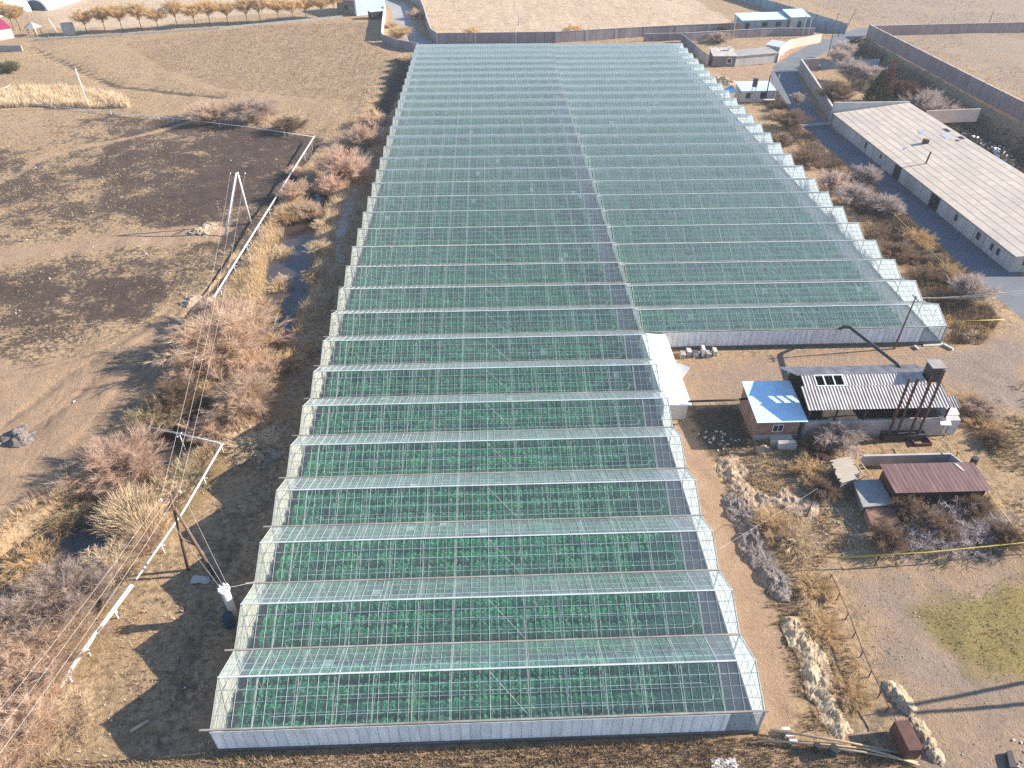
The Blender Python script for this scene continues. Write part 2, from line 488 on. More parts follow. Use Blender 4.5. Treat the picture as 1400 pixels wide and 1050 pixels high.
M['olive'] = plant_mat('olive_conifer', [(0.1, 0.1, 0.045), (0.16, 0.14, 0.06), (0.07, 0.075, 0.035), (0.22, 0.17, 0.08)])
M['straw'] = plant_mat('straw_blade', [(0.616, 0.47, 0.302), (0.739, 0.582, 0.392), (0.504, 0.37, 0.224), (0.806, 0.672, 0.47)], 0.8, 0.2)
M['gold'] = plant_mat('golden_dry_grass', [(0.552, 0.372, 0.196), (0.672, 0.48, 0.265), (0.444, 0.3, 0.149), (0.744, 0.552, 0.322)], 0.8, 0.2)
M['olivegrass'] = plant_mat('olive_dry_grass', [(0.34, 0.26, 0.15), (0.43, 0.34, 0.2), (0.27, 0.21, 0.12), (0.5, 0.4, 0.25)], 0.8, 0.2)
M['brownweed'] = plant_mat('brown_weed', [(0.312, 0.218, 0.137), (0.408, 0.299, 0.189), (0.24, 0.161, 0.105), (0.48, 0.356, 0.231)], 0.85, 0.1)
M['darkscrub'] = plant_mat('dark_scrub', [(0.15, 0.1, 0.075), (0.2, 0.14, 0.1), (0.1, 0.07, 0.05), (0.26, 0.19, 0.14)], 0.85, 0.1)
M['darkweed'] = plant_mat('dark_weed', [(0.07, 0.075, 0.045), (0.11, 0.1, 0.06), (0.05, 0.05, 0.035), (0.16, 0.13, 0.09)], 0.85, 0.1)
M['greengrass'] = plant_mat('yellow_green_grass', [(0.25, 0.2, 0.075), (0.33, 0.26, 0.1), (0.2, 0.17, 0.06)], 0.8, 0.2)
M['bark'] = plain('dark_bark', (0.12, 0.085, 0.065), (0.08, 0.06, 0.05), 2.0)

# ------------------------------------------------------------------ land: cover masks and height
def hash2(ix, iy, seed):
    n = (ix.astype(np.int64) * 374761393 + iy.astype(np.int64) * 668265263 + seed * 974634777) & 0x7fffffff
    n = ((n ^ (n >> 13)) * 1274126177) & 0x7fffffff
    return ((n ^ (n >> 16)) & 0xffff) / 65535.0


def vnoise(x, y, seed=0):
    ix, iy = np.floor(x), np.floor(y)
    fx, fy = x - ix, y - iy
    fx = fx * fx * (3 - 2 * fx); fy = fy * fy * (3 - 2 * fy)
    a, b = hash2(ix, iy, seed), hash2(ix + 1, iy, seed)
    c, d = hash2(ix, iy + 1, seed), hash2(ix + 1, iy + 1, seed)
    return (a * (1 - fx) + b * fx) * (1 - fy) + (c * (1 - fx) + d * fx) * fy


def fbm(x, y, seed=0, o=4):
    s, a, t = 0.0, 0.5, 0.0
    for i in range(o):
        s = s + a * vnoise(x * 2 ** i, y * 2 ** i, seed + i); t += a; a *= 0.55
    return s / t


def seg_dist(x, y, pts, closed=False):
    d = np.full(np.shape(x), 1e9)
    n = len(pts)
    for i in range(n if closed else n - 1):
        ax, ay = pts[i][0], pts[i][1]; bx, by = pts[(i + 1) % n][0], pts[(i + 1) % n][1]
        vx, vy = bx - ax, by - ay
        t = np.clip(((x - ax) * vx + (y - ay) * vy) / (vx * vx + vy * vy + 1e-9), 0, 1)
        d = np.minimum(d, np.hypot(x - ax - t * vx, y - ay - t * vy))
    return d


def inside(x, y, pts):
    c = np.zeros(np.shape(x), dtype=bool)
    n = len(pts)
    for i in range(n):
        ax, ay = pts[i][0], pts[i][1]; bx, by = pts[i - 1][0], pts[i - 1][1]
        c ^= ((ay > y) != (by > y)) & (x < (bx - ax) * (y - ay) / (by - ay + 1e-12) + ax)
    return c


def area(x, y, pts, soft=1.5, wob=0.0, seed=0):
    d = seg_dist(x, y, pts, True)
    sd = np.where(inside(x, y, pts), d, -d)
    if wob: sd = sd + (fbm(x / (wob * 1.5), y / (wob * 1.5), seed) - 0.5) * 2 * wob
    return np.clip(0.5 + sd / (2 * soft), 0, 1)


def line(x, y, pts, w, soft=0.5):
    return np.clip((w + soft - seg_dist(x, y, pts)) / soft, 0, 1)


def PX(*pts): return [tuple(at(a, b))[:2] for a, b in pts]


STREAM = [tuple(at(a, b, -1.3))[:2] for a, b in ((560, 95), (535, 140), (505, 195), (462, 235), (430, 285), (405, 325), (397, 360), (392, 400), (376, 450), (352, 505), (318, 555), (262, 598), (215, 625),
                                                  (165, 680), (108, 725), (78, 755), (40, 800), (-20, 865), (-110, 950))]
STREAM = [(-24.5, 236.0)] + STREAM
P = {}
P['burnt1'] = PX((100, 168), (150, 150), (260, 163), (335, 178), (430, 192), (402, 238), (352, 310), (318, 375), (285, 395), (292, 330), (240, 300), (180, 262), (120, 215))
P['burnt2'] = PX((-80, 378), (0, 372), (120, 352), (285, 335), (305, 372), (270, 405), (215, 440), (140, 468), (60, 492), (0, 482), (-80, 480))
P['burnt3'] = PX((-80, 210), (0, 200), (110, 210), (260, 270), (270, 305), (130, 322), (0, 330), (-80, 335))
P['burnt4'] = PX((230, 165), (430, 190), (392, 250), (335, 335), (300, 330), (300, 250))
P['bare1'] = PX((-60, 520), (0, 497), (95, 490), (160, 470), (215, 440), (262, 402), (290, 398), (262, 445), (225, 500), (180, 560), (120, 622), (70, 680), (0, 725), (-80, 760))
P['bare2'] = PX((-60, 352), (0, 340), (150, 322), (300, 304), (318, 312), (300, 330), (160, 338), (0, 362), (-60, 372))
P['lane_r'] = PX((928, 588), (945, 590), (975, 640), (1010, 720), (1060, 840), (1090, 960), (1075, 1000), (1040, 990), (1000, 850), (965, 740))
P['yard'] = PX((930, 500), (985, 492), (1080, 482), (1290, 476), (1330, 470), (1400, 440), (1400, 560), (1310, 545), (1290, 520), (1260, 500), (1075, 515), (1050, 545), (950, 552), (935, 530))
P['yard_grey'] = PX((1290, 500), (1330, 480), (1400, 470), (1400, 560), (1330, 535))
P['field_br'] = PX((1142, 775), (1260, 772), (1400, 755), (1500, 745), (1600, 1150), (1260, 1150), (1250, 1050), (1215, 960), (1170, 850))
P['green_br'] = PX((1255, 835), (1330, 805), (1420, 775), (1500, 780), (1500, 925), (1400, 925), (1345, 918), (1290, 880))
P['pale_top'] = PX((560, -30), (900, -30), (1015, 38), (860, 50), (700, 55), (600, 52), (585, 30))
P['pale_left'] = PX((190, 40), (330, 20), (480, 12), (460, -25), (0, -25), (60, 40))
P['weed_left'] = PX((170, 60), (350, 35), (505, 30), (505, 60), (560, 90), (540, 140), (430, 135), (300, 120), (230, 95))
P['brown_tr'] = PX((1045, -30), (1400, -30), (1500, 40), (1400, 140), (1250, 68), (1180, 40))
P['dark_tr'] = PX((1165, 55), (1188, 52), (1250, 88), (1400, 170), (1470, 210), (1470, 260), (1400, 220), (1290, 155), (1170, 125), (1140, 85))  # ground tone is darkened here to deepen the yard's shade
P['farmyard'] = PX((1000, 55), (1120, 52), (1180, 48), (1125, 85), (1095, 70), (1060, 95), (1070, 108), (965, 112), (940, 95))
P['scrub_r'] = PX((1055, 120), (1085, 140), (1125, 200), (1200, 265), (1275, 330), (1345, 400), (1365, 440), (1345, 470), (1300, 470), (1295, 435), (1240, 370), (1160, 280), (1095, 200), (1045, 140))
P['bank'] = PX((450, 190), (480, 240), (450, 330), (425, 430), (390, 520), (330, 610), (230, 760), (110, 930), (-20, 1030), (-120, 930), (60, 700), (190, 560), (300, 420), (370, 300), (420, 230))
P['shade_side'] = PX((560, 70), (500, 330), (440, 500), (390, 640), (330, 800), (270, 1000), (180, 1010), (330, 640), (420, 470), (480, 270), (540, 110))  # strip where darker ground deepens the glasshouse shadow
P['front_strip'] = PX((-100, 1045), (280, 1036), (1040, 1008), (1250, 1030), (1300, 1120), (-200, 1130))
P['gully'] = PX((970, 600), (1010, 615), (1030, 680), (1075, 760), (1120, 880), (1150, 1000), (1100, 1000), (1060, 860), (1010, 720))
P['trash'] = PX((940, 556), (1025, 552), (1040, 605), (990, 640), (962, 615))
P['frost'] = PX((470, 250), (500, 250), (470, 380), (435, 440), (400, 600), (345, 720), (320, 690), (380, 540), (420, 400))
P['weeds_mid'] = PX((1000, 600), (1140, 610), (1190, 740), (1130, 765), (1150, 860), (1200, 960), (1150, 985), (1105, 870), (1040, 700))
SHADE_HOLLOW = [(128.5, 262), (128.0, 100), (110, 100), (109, 165), (108, 200), (116, 235), (122, 255)]  # hollow added so the yard below the wall drops into shade
DITCH_TL = PX((40, 60), (62, 72), (100, 90), (155, 116), (230, 125), (300, 131))
DRAIN = PX((432, 195), (398, 250), (330, 345), (292, 395), (262, 425), (225, 490))
PATHS = [PX((40, 225), (110, 200), (170, 190), (215, 180), (250, 168), (290, 161), (345, 170)), PX((0, 250), (60, 215), (130, 196))]
RUTS = [PX((285, 325), (268, 370), (235, 420), (170, 465), (90, 520), (0, 585)), PX((300, 325), (278, 375), (240, 432), (180, 480), (100, 545), (0, 620)),
        PX((255, 430), (190, 500), (120, 590), (60, 660), (0, 700)), PX((270, 432), (205, 510), (140, 600), (80, 672), (0, 720)), PX((240, 425), (150, 470), (60, 500), (0, 510))]
for _r in list(RUTS):
    for _o in (-1.7, 1.9):
        RUTS.append([(a + _o * (0.6 + 0.5 * math.sin(a)), b + _o) for a, b in _r])
ROAD_R = [tuple(at(a, b))[:2] for a, b in ((1190, 40), (1135, 58), (1090, 82), (1074, 100), (1082, 130), (1110, 172), (1150, 200), (1210, 245), (1275, 298), (1335, 350), (1400, 408), (1470, 465))]
ROAD_TL = [tuple(at(a, b))[:2] for a, b in ((520, 0), (541, 6), (548, 18), (551, 35), (560, 50), (580, 60))]
FLATS = [[(-23, 24.5), (21, 24.5), (26, 60), (31, 57), (36, 57), (54, 57), (64, 75), (64, 242), (-22, 242), (-22.5, 60)],
         [(78, 92), (103, 92), (103, 173), (78, 173)]]


def flatness(x, y):
    f = np.zeros(np.shape(x))
    for p in FLATS: f = np.maximum(f, area(x, y, p, 1.0))
    f = np.maximum(f, np.clip((5.5 - seg_dist(x, y, ROAD_R)) / 2, 0, 1))
    f = np.maximum(f, np.clip((5.0 - seg_dist(x, y, ROAD_TL)) / 2, 0, 1))
    return f


def stream_half(x, y):
    return 0.5 + 2.0 * np.exp(-((y - 104) / 25) ** 2) + 0.9 * np.exp(-((y - 160) / 20) ** 2) + 1.9 * np.exp(-((y - 60) / 6) ** 2) + 3.6 * np.exp(-((y - 46) / 5.5) ** 2) + (fbm(x / 4, y / 4, 21) - 0.5) * 1.6


def ground_z(x, y):
    x = np.asarray(x, float); y = np.asarray(y, float)
    fl = flatness(x, y)
    z = ((fbm(x / 9, y / 9, 3) - 0.5) * 0.7 + (fbm(x / 2.2, y / 2.2, 9) - 0.5) * 0.3) * (1 - fl)
    d = seg_dist(x, y, STREAM)
    wv = stream_half(x, y)
    k = np.clip((wv + 2.6 - d) / 2.6, 0, 1)
    z = z - np.clip(0.75 + 0.62 * wv, 0.5, 1.9) * k * k * (3 - 2 * k) * (1 - fl)
    z = z - 0.9 * line(x, y, DITCH_TL, 0.5, 1.6) - 0.6 * line(x, y, DRAIN, 0.2, 0.9)
    z = z - 5.0 * area(x, y, SHADE_HOLLOW, 3.2, 1.0, 5)
    for r in RUTS: z = z - 0.07 * line(x, y, r, 0.2, 0.4)
    return z


def axis(lo, hi, step, far_lo, far_hi, g=1.035):
    a = list(np.arange(lo, hi, step))
    s, v = step, hi
    while v < far_hi: a.append(v); s *= g; v += s
    a.append(far_hi)
    s, v, b = step, lo - step, []
    while v > far_lo: b.append(v); s *= g; v -= s
    b.append(far_lo)
    return np.array(b[::-1] + a)


gx = axis(-62, 62, 0.5, -2600, 2600)
gy = axis(18, 150, 0.5, -400, 3200, 1.03)
X, Y = np.meshgrid(gx, gy)
Z = ground_z(X, Y)
nx, ny = len(gx), len(gy)
ii = np.arange(nx * ny).reshape(ny, nx)
faces = np.stack([ii[:-1, :-1], ii[:-1, 1:], ii[1:, 1:], ii[1:, :-1]], -1).reshape(-1, 4)


GARDEN_ = PX((1225, 690), (1350, 685), (1395, 740), (1245, 755))


def cover(x, y):
    c = {}
    b = 1.0 * area(x, y, P['burnt4'], 5, 5, 1) + 0.85 * area(x, y, P['burnt1'], 6, 6, 2) + 0.84 * area(x, y, P['burnt2'], 5, 5, 3) + 0.74 * area(x, y, P['burnt3'], 8, 8, 4)
    c['burnt'] = np.clip(b, 0, 1) * (0.35 + 0.95 * fbm(x / 9, y / 6, 77)).clip(0, 0.95)
    c['bare'] = np.clip(np.maximum.reduce([area(x, y, P['bare1'], 2, 2.5, 5), area(x, y, P['bare2'], 1, 0.8, 6), area(x, y, P['lane_r'], 0.5, 0.5, 7), 0.95 * area(x, y, P['yard'], 1, 1, 8),
                                           0.8 * area(x, y, P['farmyard'], 3, 3, 8), 0.65 * area(x, y, P['field_br'], 1.5, 2, 9)]), 0, 1)
    for q_ in PATHS: c['burnt'] = c['burnt'] * (1 - 0.9 * line(x, y, q_, 0.35, 0.8)); c['bare'] = np.maximum(c['bare'], 0.8 * line(x, y, q_, 0.35, 0.8))
    c['burnt'] = c['burnt'] * (1 - 0.95 * np.clip(area(x, y, P['bare1'], 2, 2.5, 5) + area(x, y, P['bare2'], 1, 0.8, 6), 0, 1))
    c['green'] = np.clip(0.95 * area(x, y, P['green_br'], 1.6, 2, 10) + 0.25 * area(x, y, P['weeds_mid'], 2, 2, 10), 0, 1)
    c['mud_shade'] = np.clip(np.maximum.reduce([np.clip((5.2 - seg_dist(x, y, STREAM)) / 2.5, 0, 1) * 0.8, line(x, y, DITCH_TL, 0.6, 1.4) * 0.9, line(x, y, DRAIN, 0.15, 0.5),
                                          0.85 * area(x, y, P['dark_tr'], 4, 4, 11), 0.55 * area(x, y, P['gully'], 1, 1, 12), 0.7 * area(x, y, P['scrub_r'], 2, 2, 13),
                                          0.5 * area(x, y, P['shade_side'], 3, 2, 14), 0.8 * area(x, y, P['trash'], 1.5, 1.5, 15), 0.95 * area(x, y, GARDEN_, 1.5, 1.0, 15)]), 0, 1)  # wet ground, plus painted shade in the dark yard and beside the glasshouse
    c['pale'] = np.clip(area(x, y, P['pale_top'], 3, 3, 15) + 0.8 * area(x, y, P['pale_left'], 8, 6, 16), 0, 1)
    c['grey'] = np.clip(0.5 * area(x, y, P['yard'], 2, 2, 16) + 0.55 * area(x, y, P['field_br'], 3, 3, 16) + 0.6 * area(x, y, P['yard_grey'], 3, 3, 17) + 0.6 * area(x, y, P['brown_tr'], 8, 6, 18), 0, 1)
    c['weed'] = np.clip(0.8 * area(x, y, P['weed_left'], 6, 8, 19) + 0.75 * area(x, y, P['weeds_mid'], 2, 2, 20) + 0.55 * area(x, y, P['front_strip'], 1.5, 1, 23), 0, 1)
    c['olive'] = np.clip(0.8 * area(x, y, P['bank'], 3, 3, 22), 0, 1)
    return c


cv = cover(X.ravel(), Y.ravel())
cv['frost'] = area(X.ravel(), Y.ravel(), P['frost'], 2, 2, 40) * 0.8 + 0.35 * area(X.ravel(), Y.ravel(), P['dark_tr'], 4, 4, 41)
cv['spare'] = cv['frost'] * 0 + 1
for r in RUTS: cv['mud_shade'] = np.maximum(cv['mud_shade'], 0.45 * line(X.ravel(), Y.ravel(), r, 0.2, 0.4))


def ground_mat():
    t = NT('land')
    p = pos(t)
    n0 = t.noise(p, 0.03, 6, 0.6)
    n1 = t.noise(p, 0.25, 8, 0.7, 0.6)
    n2 = t.noise(p, 1.6, 8, 0.75, 0.4)
    n3 = t.noise(p, 7.0, 5, 0.7)
    a1 = t.n('ShaderNodeAttribute', attribute_name='cover_a'); a2 = t.n('ShaderNodeAttribute', attribute_name='cover_b')
    s1 = t.n('ShaderNodeSeparateColor'); t.l(a1.outputs['Color'], s1.inputs[0])
    s2 = t.n('ShaderNodeSeparateColor'); t.l(a2.outputs['Color'], s2.inputs[0])

    def brk(m, n, k=0.9, lo=0.35, hi=0.65):
        return t.ramp(t.math('ADD', m, t.math('MULTIPLY', t.math('SUBTRACT', n, 0.5), k)), lo, hi)

    mid = t.math('ADD', t.math('MULTIPLY', n1, 0.55), t.math('MULTIPLY', n2, 0.45))
    # dry grass by default
    c = t.mix(t.ramp(n0, 0.35, 0.65), (0.44, 0.3, 0.175), (0.36, 0.25, 0.15))
    c = t.mix(t.ramp(n1, 0.42, 0.62), c, (0.56, 0.41, 0.25))
    c = t.mix(t.math('MULTIPLY', t.ramp(n2, 0.46, 0.62), 0.75), c, (0.25, 0.17, 0.105))
    c = t.mix(t.math('MULTIPLY', t.ramp(mid, 0.48, 0.6), 0.8), c, (0.17, 0.115, 0.075))
    pale = t.mix(t.ramp(mid, 0.4, 0.62), (0.57, 0.445, 0.32), (0.42, 0.31, 0.205))
    c = t.mix(brk(s2.outputs[0], n1, 0.5), c, pale)
    weed = t.mix(t.ramp(n2, 0.38, 0.62), (0.23, 0.16, 0.11), (0.5, 0.37, 0.24))
    c = t.mix(t.math('MULTIPLY', brk(s2.outputs[2], mid, 1.6), 0.8), c, weed)
    grey = t.mix(t.ramp(mid, 0.38, 0.62), (0.225, 0.18, 0.15), (0.35, 0.28, 0.235))
    ol = t.mix(t.ramp(n2, 0.38, 0.65), (0.2, 0.14, 0.07), (0.38, 0.27, 0.14))
    c = t.mix(brk(a2.outputs['Alpha'], mid, 1.0), c, ol)
    bare = t.mix(t.ramp(n1, 0.35, 0.65), (0.42, 0.285, 0.185), (0.33, 0.225, 0.148))
    bare = t.mix(t.math('MULTIPLY', t.ramp(n2, 0.52, 0.7), 0.6), bare, (0.49, 0.35, 0.24))
    c = t.mix(brk(s1.outputs[1], mid, 0.8), c, bare)
    c = t.mix(t.math('MULTIPLY', brk(s2.outputs[1], n1, 1.4, 0.2, 0.8), 0.85), c, grey)
    burnt = t.mix(t.ramp(n2, 0.4, 0.62), (0.034, 0.026, 0.028), (0.1, 0.072, 0.06))
    burnt = t.mix(t.math('MULTIPLY', t.ramp(n1, 0.5, 0.68), 0.6), burnt, (0.17, 0.115, 0.085))
    burnt = t.mix(t.ramp(n3, 0.6, 0.74), burnt, (0.3, 0.22, 0.15))
    c = t.mix(t.math('MULTIPLY', brk(s1.outputs[0], t.math('ADD', t.math('MULTIPLY', mid, 0.8), t.math('MULTIPLY', n3, 0.2)), 5.0, 0.36, 0.66), 0.96), c, burnt)
    mud_shade = t.mix(t.ramp(n2, 0.38, 0.66), (0.05, 0.042, 0.034), (0.15, 0.115, 0.08))  # one dark tone for wet mud and for painted shade
    c = t.mix(t.math('MULTIPLY', brk(a1.outputs['Alpha'], mid, 1.3), 0.9), c, mud_shade)
    gr = t.mix(t.ramp(n2, 0.35, 0.6), (0.2, 0.165, 0.05), (0.3, 0.23, 0.085))
    c = t.mix(t.math('MULTIPLY', brk(s1.outputs[2], mid, 2.6, 0.3, 0.8), 0.85), c, gr)
    c = t.mix(t.math('MULTIPLY', t.ramp(n3, 0.5, 0.72), 0.4), c, t.mix(1.0, c, (0.5, 0.46, 0.42), 'MULTIPLY'))
    a3 = t.n('ShaderNodeAttribute', attribute_name='cover_c')
    c = t.mix(t.math('MULTIPLY', brk(a3.outputs['Fac'], t.math('ADD', t.math('MULTIPLY', n1, 0.5), t.math('MULTIPLY', n3, 0.5)), 2.4, 0.72, 1.0), 0.7), c, (0.62, 0.66, 0.7))
    h = t.math('ADD', t.math('MULTIPLY', n2, 0.6), t.math('MULTIPLY', n3, 0.4))
    return t.done(t.bsdf(c, 0.95, 0, 0.1, h, 0.55, 1.0))


me = np_mesh('ground', np.stack([X, Y, Z], -1).reshape(-1, 3), faces, ground_mat(), True)
for nm, ks in (('cover_a', ('burnt', 'bare', 'green', 'mud_shade')), ('cover_b', ('pale', 'grey', 'weed', 'olive')), ('cover_c', ('frost', 'frost', 'frost', 'spare'))):
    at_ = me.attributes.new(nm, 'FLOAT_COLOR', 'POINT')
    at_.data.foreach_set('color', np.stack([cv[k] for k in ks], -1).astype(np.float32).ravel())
tag(link('ground', me), kind='structure')
del X, Y, Z


def gz(x, y): return float(ground_z(np.array([x]), np.array([y]))[0])


def strip(name, pts, w, z, mat):
    """flat road sheet along a line"""
    # smooth the line
    q = [Vector((a, b, 0)) for a, b in pts]
    s = []
    for i in range(len(q) - 1):
        p0, p1, p2, p3 = q[max(i - 1, 0)], q[i], q[i + 1], q[min(i + 2, len(q) - 1)]
        for k in range(8):
            u = k / 8
            s.append(0.5 * ((2 * p1) + (p2 - p0) * u + (2 * p0 - 5 * p1 + 4 * p2 - p3) * u * u + (3 * p1 - p0 - 3 * p2 + p3) * u ** 3))
    s.append(q[-1])
    mb = MB()
    L = []
    for i, p in enumerate(s):
        d = (s[min(i + 1, len(s) - 1)] - s[max(i - 1, 0)]).normalized()
        nrm = Vector((-d.y, d.x, 0))
        j = 0.15 * math.sin(i * 1.7) + 0.1 * math.sin(i * 3.1)
        L.append((p + nrm * (w / 2 + j), p - nrm * (w / 2 - j)))
    vs, fs = [], []
    for a, b in L: vs += [(a.x, a.y, z), (b.x, b.y, z)]
    for i in range(len(L) - 1): fs.append((2 * i, 2 * i + 1, 2 * i + 3, 2 * i + 2))
    mb.add(vs, fs)
    return tag(mb.build(name, mat), kind='structure')


strip('road', ROAD_R, 7.6, 0.02, M['asphalt'])
strip('road', ROAD_TL, 7.5, 0.02, M['paleasphalt'])


def water_mat():
    t = NT('stream_water')
    p = pos(t)
    c = t.mix(t.ramp(t.noise(p, 0.3, 4), 0.35, 0.65), (0.075, 0.055, 0.045), (0.05, 0.04, 0.035))
    return t.done(t.bsdf(c, 0.12, 0, 0.5, t.noise(p, 2.5, 3), 0.01, 0.3))


wmb = MB()
vs = []
for i, p in enumerate(STREAM):
    a, b = Vector(STREAM[max(i - 1, 0)]), Vector(STREAM[min(i + 1, len(STREAM) - 1)])
    d = (b - a).normalized()
    vs += [(p[0] - d.y * 7, p[1] + d.x * 7, -1.3), (p[0] + d.y * 7, p[1] - d.x * 7, -1.3)]
wmb.add(vs, [(2 * i, 2 * i + 1, 2 * i + 3, 2 * i + 2) for i in range(len(STREAM) - 1)])
tag(wmb.build('stream_water', water_mat()), kind='structure')

# ------------------------------------------------------------------ greenhouses
SP, Y0 = 6.4, 26.3
LX0, LX1, RX0, RX1 = -21.0, 19.7, 19.95, 60.6
NSP, RFIRST = 33, 8
ZL, ZR, RISE = 3.0, 2.75, 1.45


def span_meshes(w, zE):
    """the meshes of one roof span, local: x 0..w, y 0..SP, z from the ground"""
    npan = int(round(w / 0.75)); dx = w / npan
    half = SP / 2
    gl = []
    gf = []
    for (y0, y1, z0, z1) in ((0.09, half, zE, zE + RISE), (half, SP - 0.09, zE + RISE, zE)):
        for j in range(4):
            for i in range(npan):
                n = len(gl)
                a, b = j / 4, (j + 1) / 4
                for (u, k) in ((i, a), (i + 1, a), (i + 1, b), (i, b)):
                    gl.append((u * dx, y0 + (y1 - y0) * k, z0 + (z1 - z0) * k + random.uniform(-0.012, 0.012)))
                gf.append((n, n + 1, n + 2, n + 3))
    bars = MB()
    for (y0, y1, z0, z1) in ((0.09, half, zE, zE + RISE), (SP - 0.09, half, zE, zE + RISE)):
        for i in range(npan + 1):
            x = min(max(i * dx, 0.03), w - 0.03)
            bars.beam((x, y0, z0 + 0.015), (x, y1, z1 + 0.015), 0.02, 0.03)
        for j in (1, 2, 3):
            k = j / 4
            yy, zz = y0 + (y1 - y0) * k, z0 + (z1 - z0) * k
            bars.beam((0, yy, zz - 0.04), (w, yy, zz - 0.04), 0.024 if j != 3 else 0.05, 0.04)
    
    rdg = MB().beam((0, half, zE + RISE + 0.05), (w, half, zE + RISE + 0.05), 0.13, 0.05)
    tr = MB()
    nb = int(round(w / 3.0)); bx = w / nb
    for i in range(nb + 1):
        x = min(max(i * bx, 0.06), w - 0.06)
        for (y0, y1) in ((0.1, half), (SP - 0.1, half)):
            tr.beam((x, y0, zE - 0.12), (x, y1, zE + RISE - 0.12), 0.055, 0.07)
        tr.beam((x, 0.1, zE - 0.2), (x, SP - 0.1, zE - 0.2), 0.03, 0.03)
        for k in (0.5,):
            yy = SP * k
            tr.beam((x, yy, zE - 0.2), (x, yy, zE + RISE * (1 - abs(k - 0.5) * 2) - 0.15), 0.03, 0.03)
        tr.beam((x, 0.0, 0.0), (x, 0.0, zE - 0.1), 0.1, 0.1)
    for (i0, i1) in ((int(nb * 0.62), int(nb * 0.62) - 1),):
        tr.beam((i0 * bx, 0.2, zE - 0.08), (i1 * bx, half - 0.1, zE + RISE - 0.2), 0.045, 0.045)
    hp = MB()
    for (ya, zz) in ((1.1, zE - 0.5), (2.6, zE - 0.45)):
        xa, xb = 3.6, w - 4.0
        pts = [(xa, ya, 0.4), (xa, ya, zz - 0.5), (xa + 0.15, ya, zz - 0.15), (xa + 0.5, ya, zz), (xb, ya, zz)]
        if ya < 2: pts += [(xb + 0.45, ya + 0.15, zz), (xb + 0.7, ya + 0.6, zz), (xb + 0.7, ya + 0.9, zz), (xb + 0.45, ya + 1.35, zz + 0.02), (xb, ya + 1.5, zz + 0.05)]
        hp.tube(pts, 0.022, 5)
    return (np.array(gl), gf), bars, tr, hp, rdg


def mesh_of(mb, name, mat, smooth=False):
    me = bpy.data.meshes.new(name)
    me.from_pydata([tuple(p) for p in mb.v], [], mb.f)
    if smooth: me.polygons.foreach_set('use_smooth', [True] * len(me.polygons))
    me.materials.append(mat)
    return me


def gable(mb, x, y0, zE):
    """gable end and wall of one span at x"""
    mb.add([(x, y0, 0.35), (x, y0 + SP, 0.35), (x, y0 + SP, zE), (x, y0 + SP / 2, zE + RISE), (x, y0, zE)], [(0, 1, 2, 3, 4)])


def greenhouse(name, label, x0, x1, zE, k0, k1):
    w = x1 - x0
    root = thing(name, label, 'greenhouse', (x0, Y0 + SP * k0, 0))
    (gv, gf), bars, tr, hp, rdg = span_meshes(w, zE)
    mrdg = mesh_of(rdg, 'ridge_cap', M['ridgewhite'])
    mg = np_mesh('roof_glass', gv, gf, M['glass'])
    mbars = mesh_of(bars, 'glazing_bars', M['galv']); mtr = mesh_of(tr, 'roof_truss', M['creamsteel']); mhp = mesh_of(hp, 'heating_pipe', M['pipewhite'])
    for k in range(k0, k1):
        s = link('roof_span', mg, root, (0, SP * (k - k0), 0))
        link('glazing_bars', mbars, s); link('truss_frame', mtr, s); link('ridge_cap', mrdg, s); link('heating_pipe', mhp, s)
        g = MB().box(-0.75, w + 0.25, -0.07, 0.07, zE - 0.1, zE + 0.03)
        gu = mesh_of(g, 'gutter', M['gutter'])
        link('gutter', gu, s)
        if k == k1 - 1:
            link('gutter', gu, s, (0, SP, 0))
    return root


GL = greenhouse('glasshouse', 'long glasshouse at centre left whose roof starts nearest the viewer', LX0, LX1, ZL, 0, NSP)
GR = greenhouse('glasshouse', 'glasshouse joined to the right side of the longer one, behind the boiler shed', RX0, RX1, ZR, RFIRST, NSP)


def wall_frame(pts_fn, length, zE, n):
    pass


def front_wall(root, x0, x1, y, zE, clear_w):
    mb = MB()
    mb.box(x0, x1 - clear_w, y - 0.12, y - 0.1, 0.42, zE - 0.11)
    fw = mb.build('front_wall', M['film'], root)
    MB().box(x1 - clear_w + 0.002, x1, y - 0.12, y - 0.1, 0.42, zE - 0.11).build('corner_glazing', M['film_clear'], fw)
    fr = MB()
    n = int(round((x1 - x0) / 0.75))
    for i in range(n + 1):
        x = x0 + (x1 - x0) * i / n
        fr.box(x - 0.012, x + 0.012, y - 0.15, y - 0.122, 0.42, zE - 0.11)
    fr.build('wall_bars', M['galv'], fw)
    MB().box(x0 - 0.05, x1 + 0.05, y - 0.2, y + 0.05, -0.3, 0.418).build('plinth', M['darkplinth'], root)


front_wall(GL, LX0, LX1, Y0, ZL, 2.6)
front_wall(GR, RX0 + 2.5, RX1, Y0 + SP * RFIRST, ZR, 3.2)


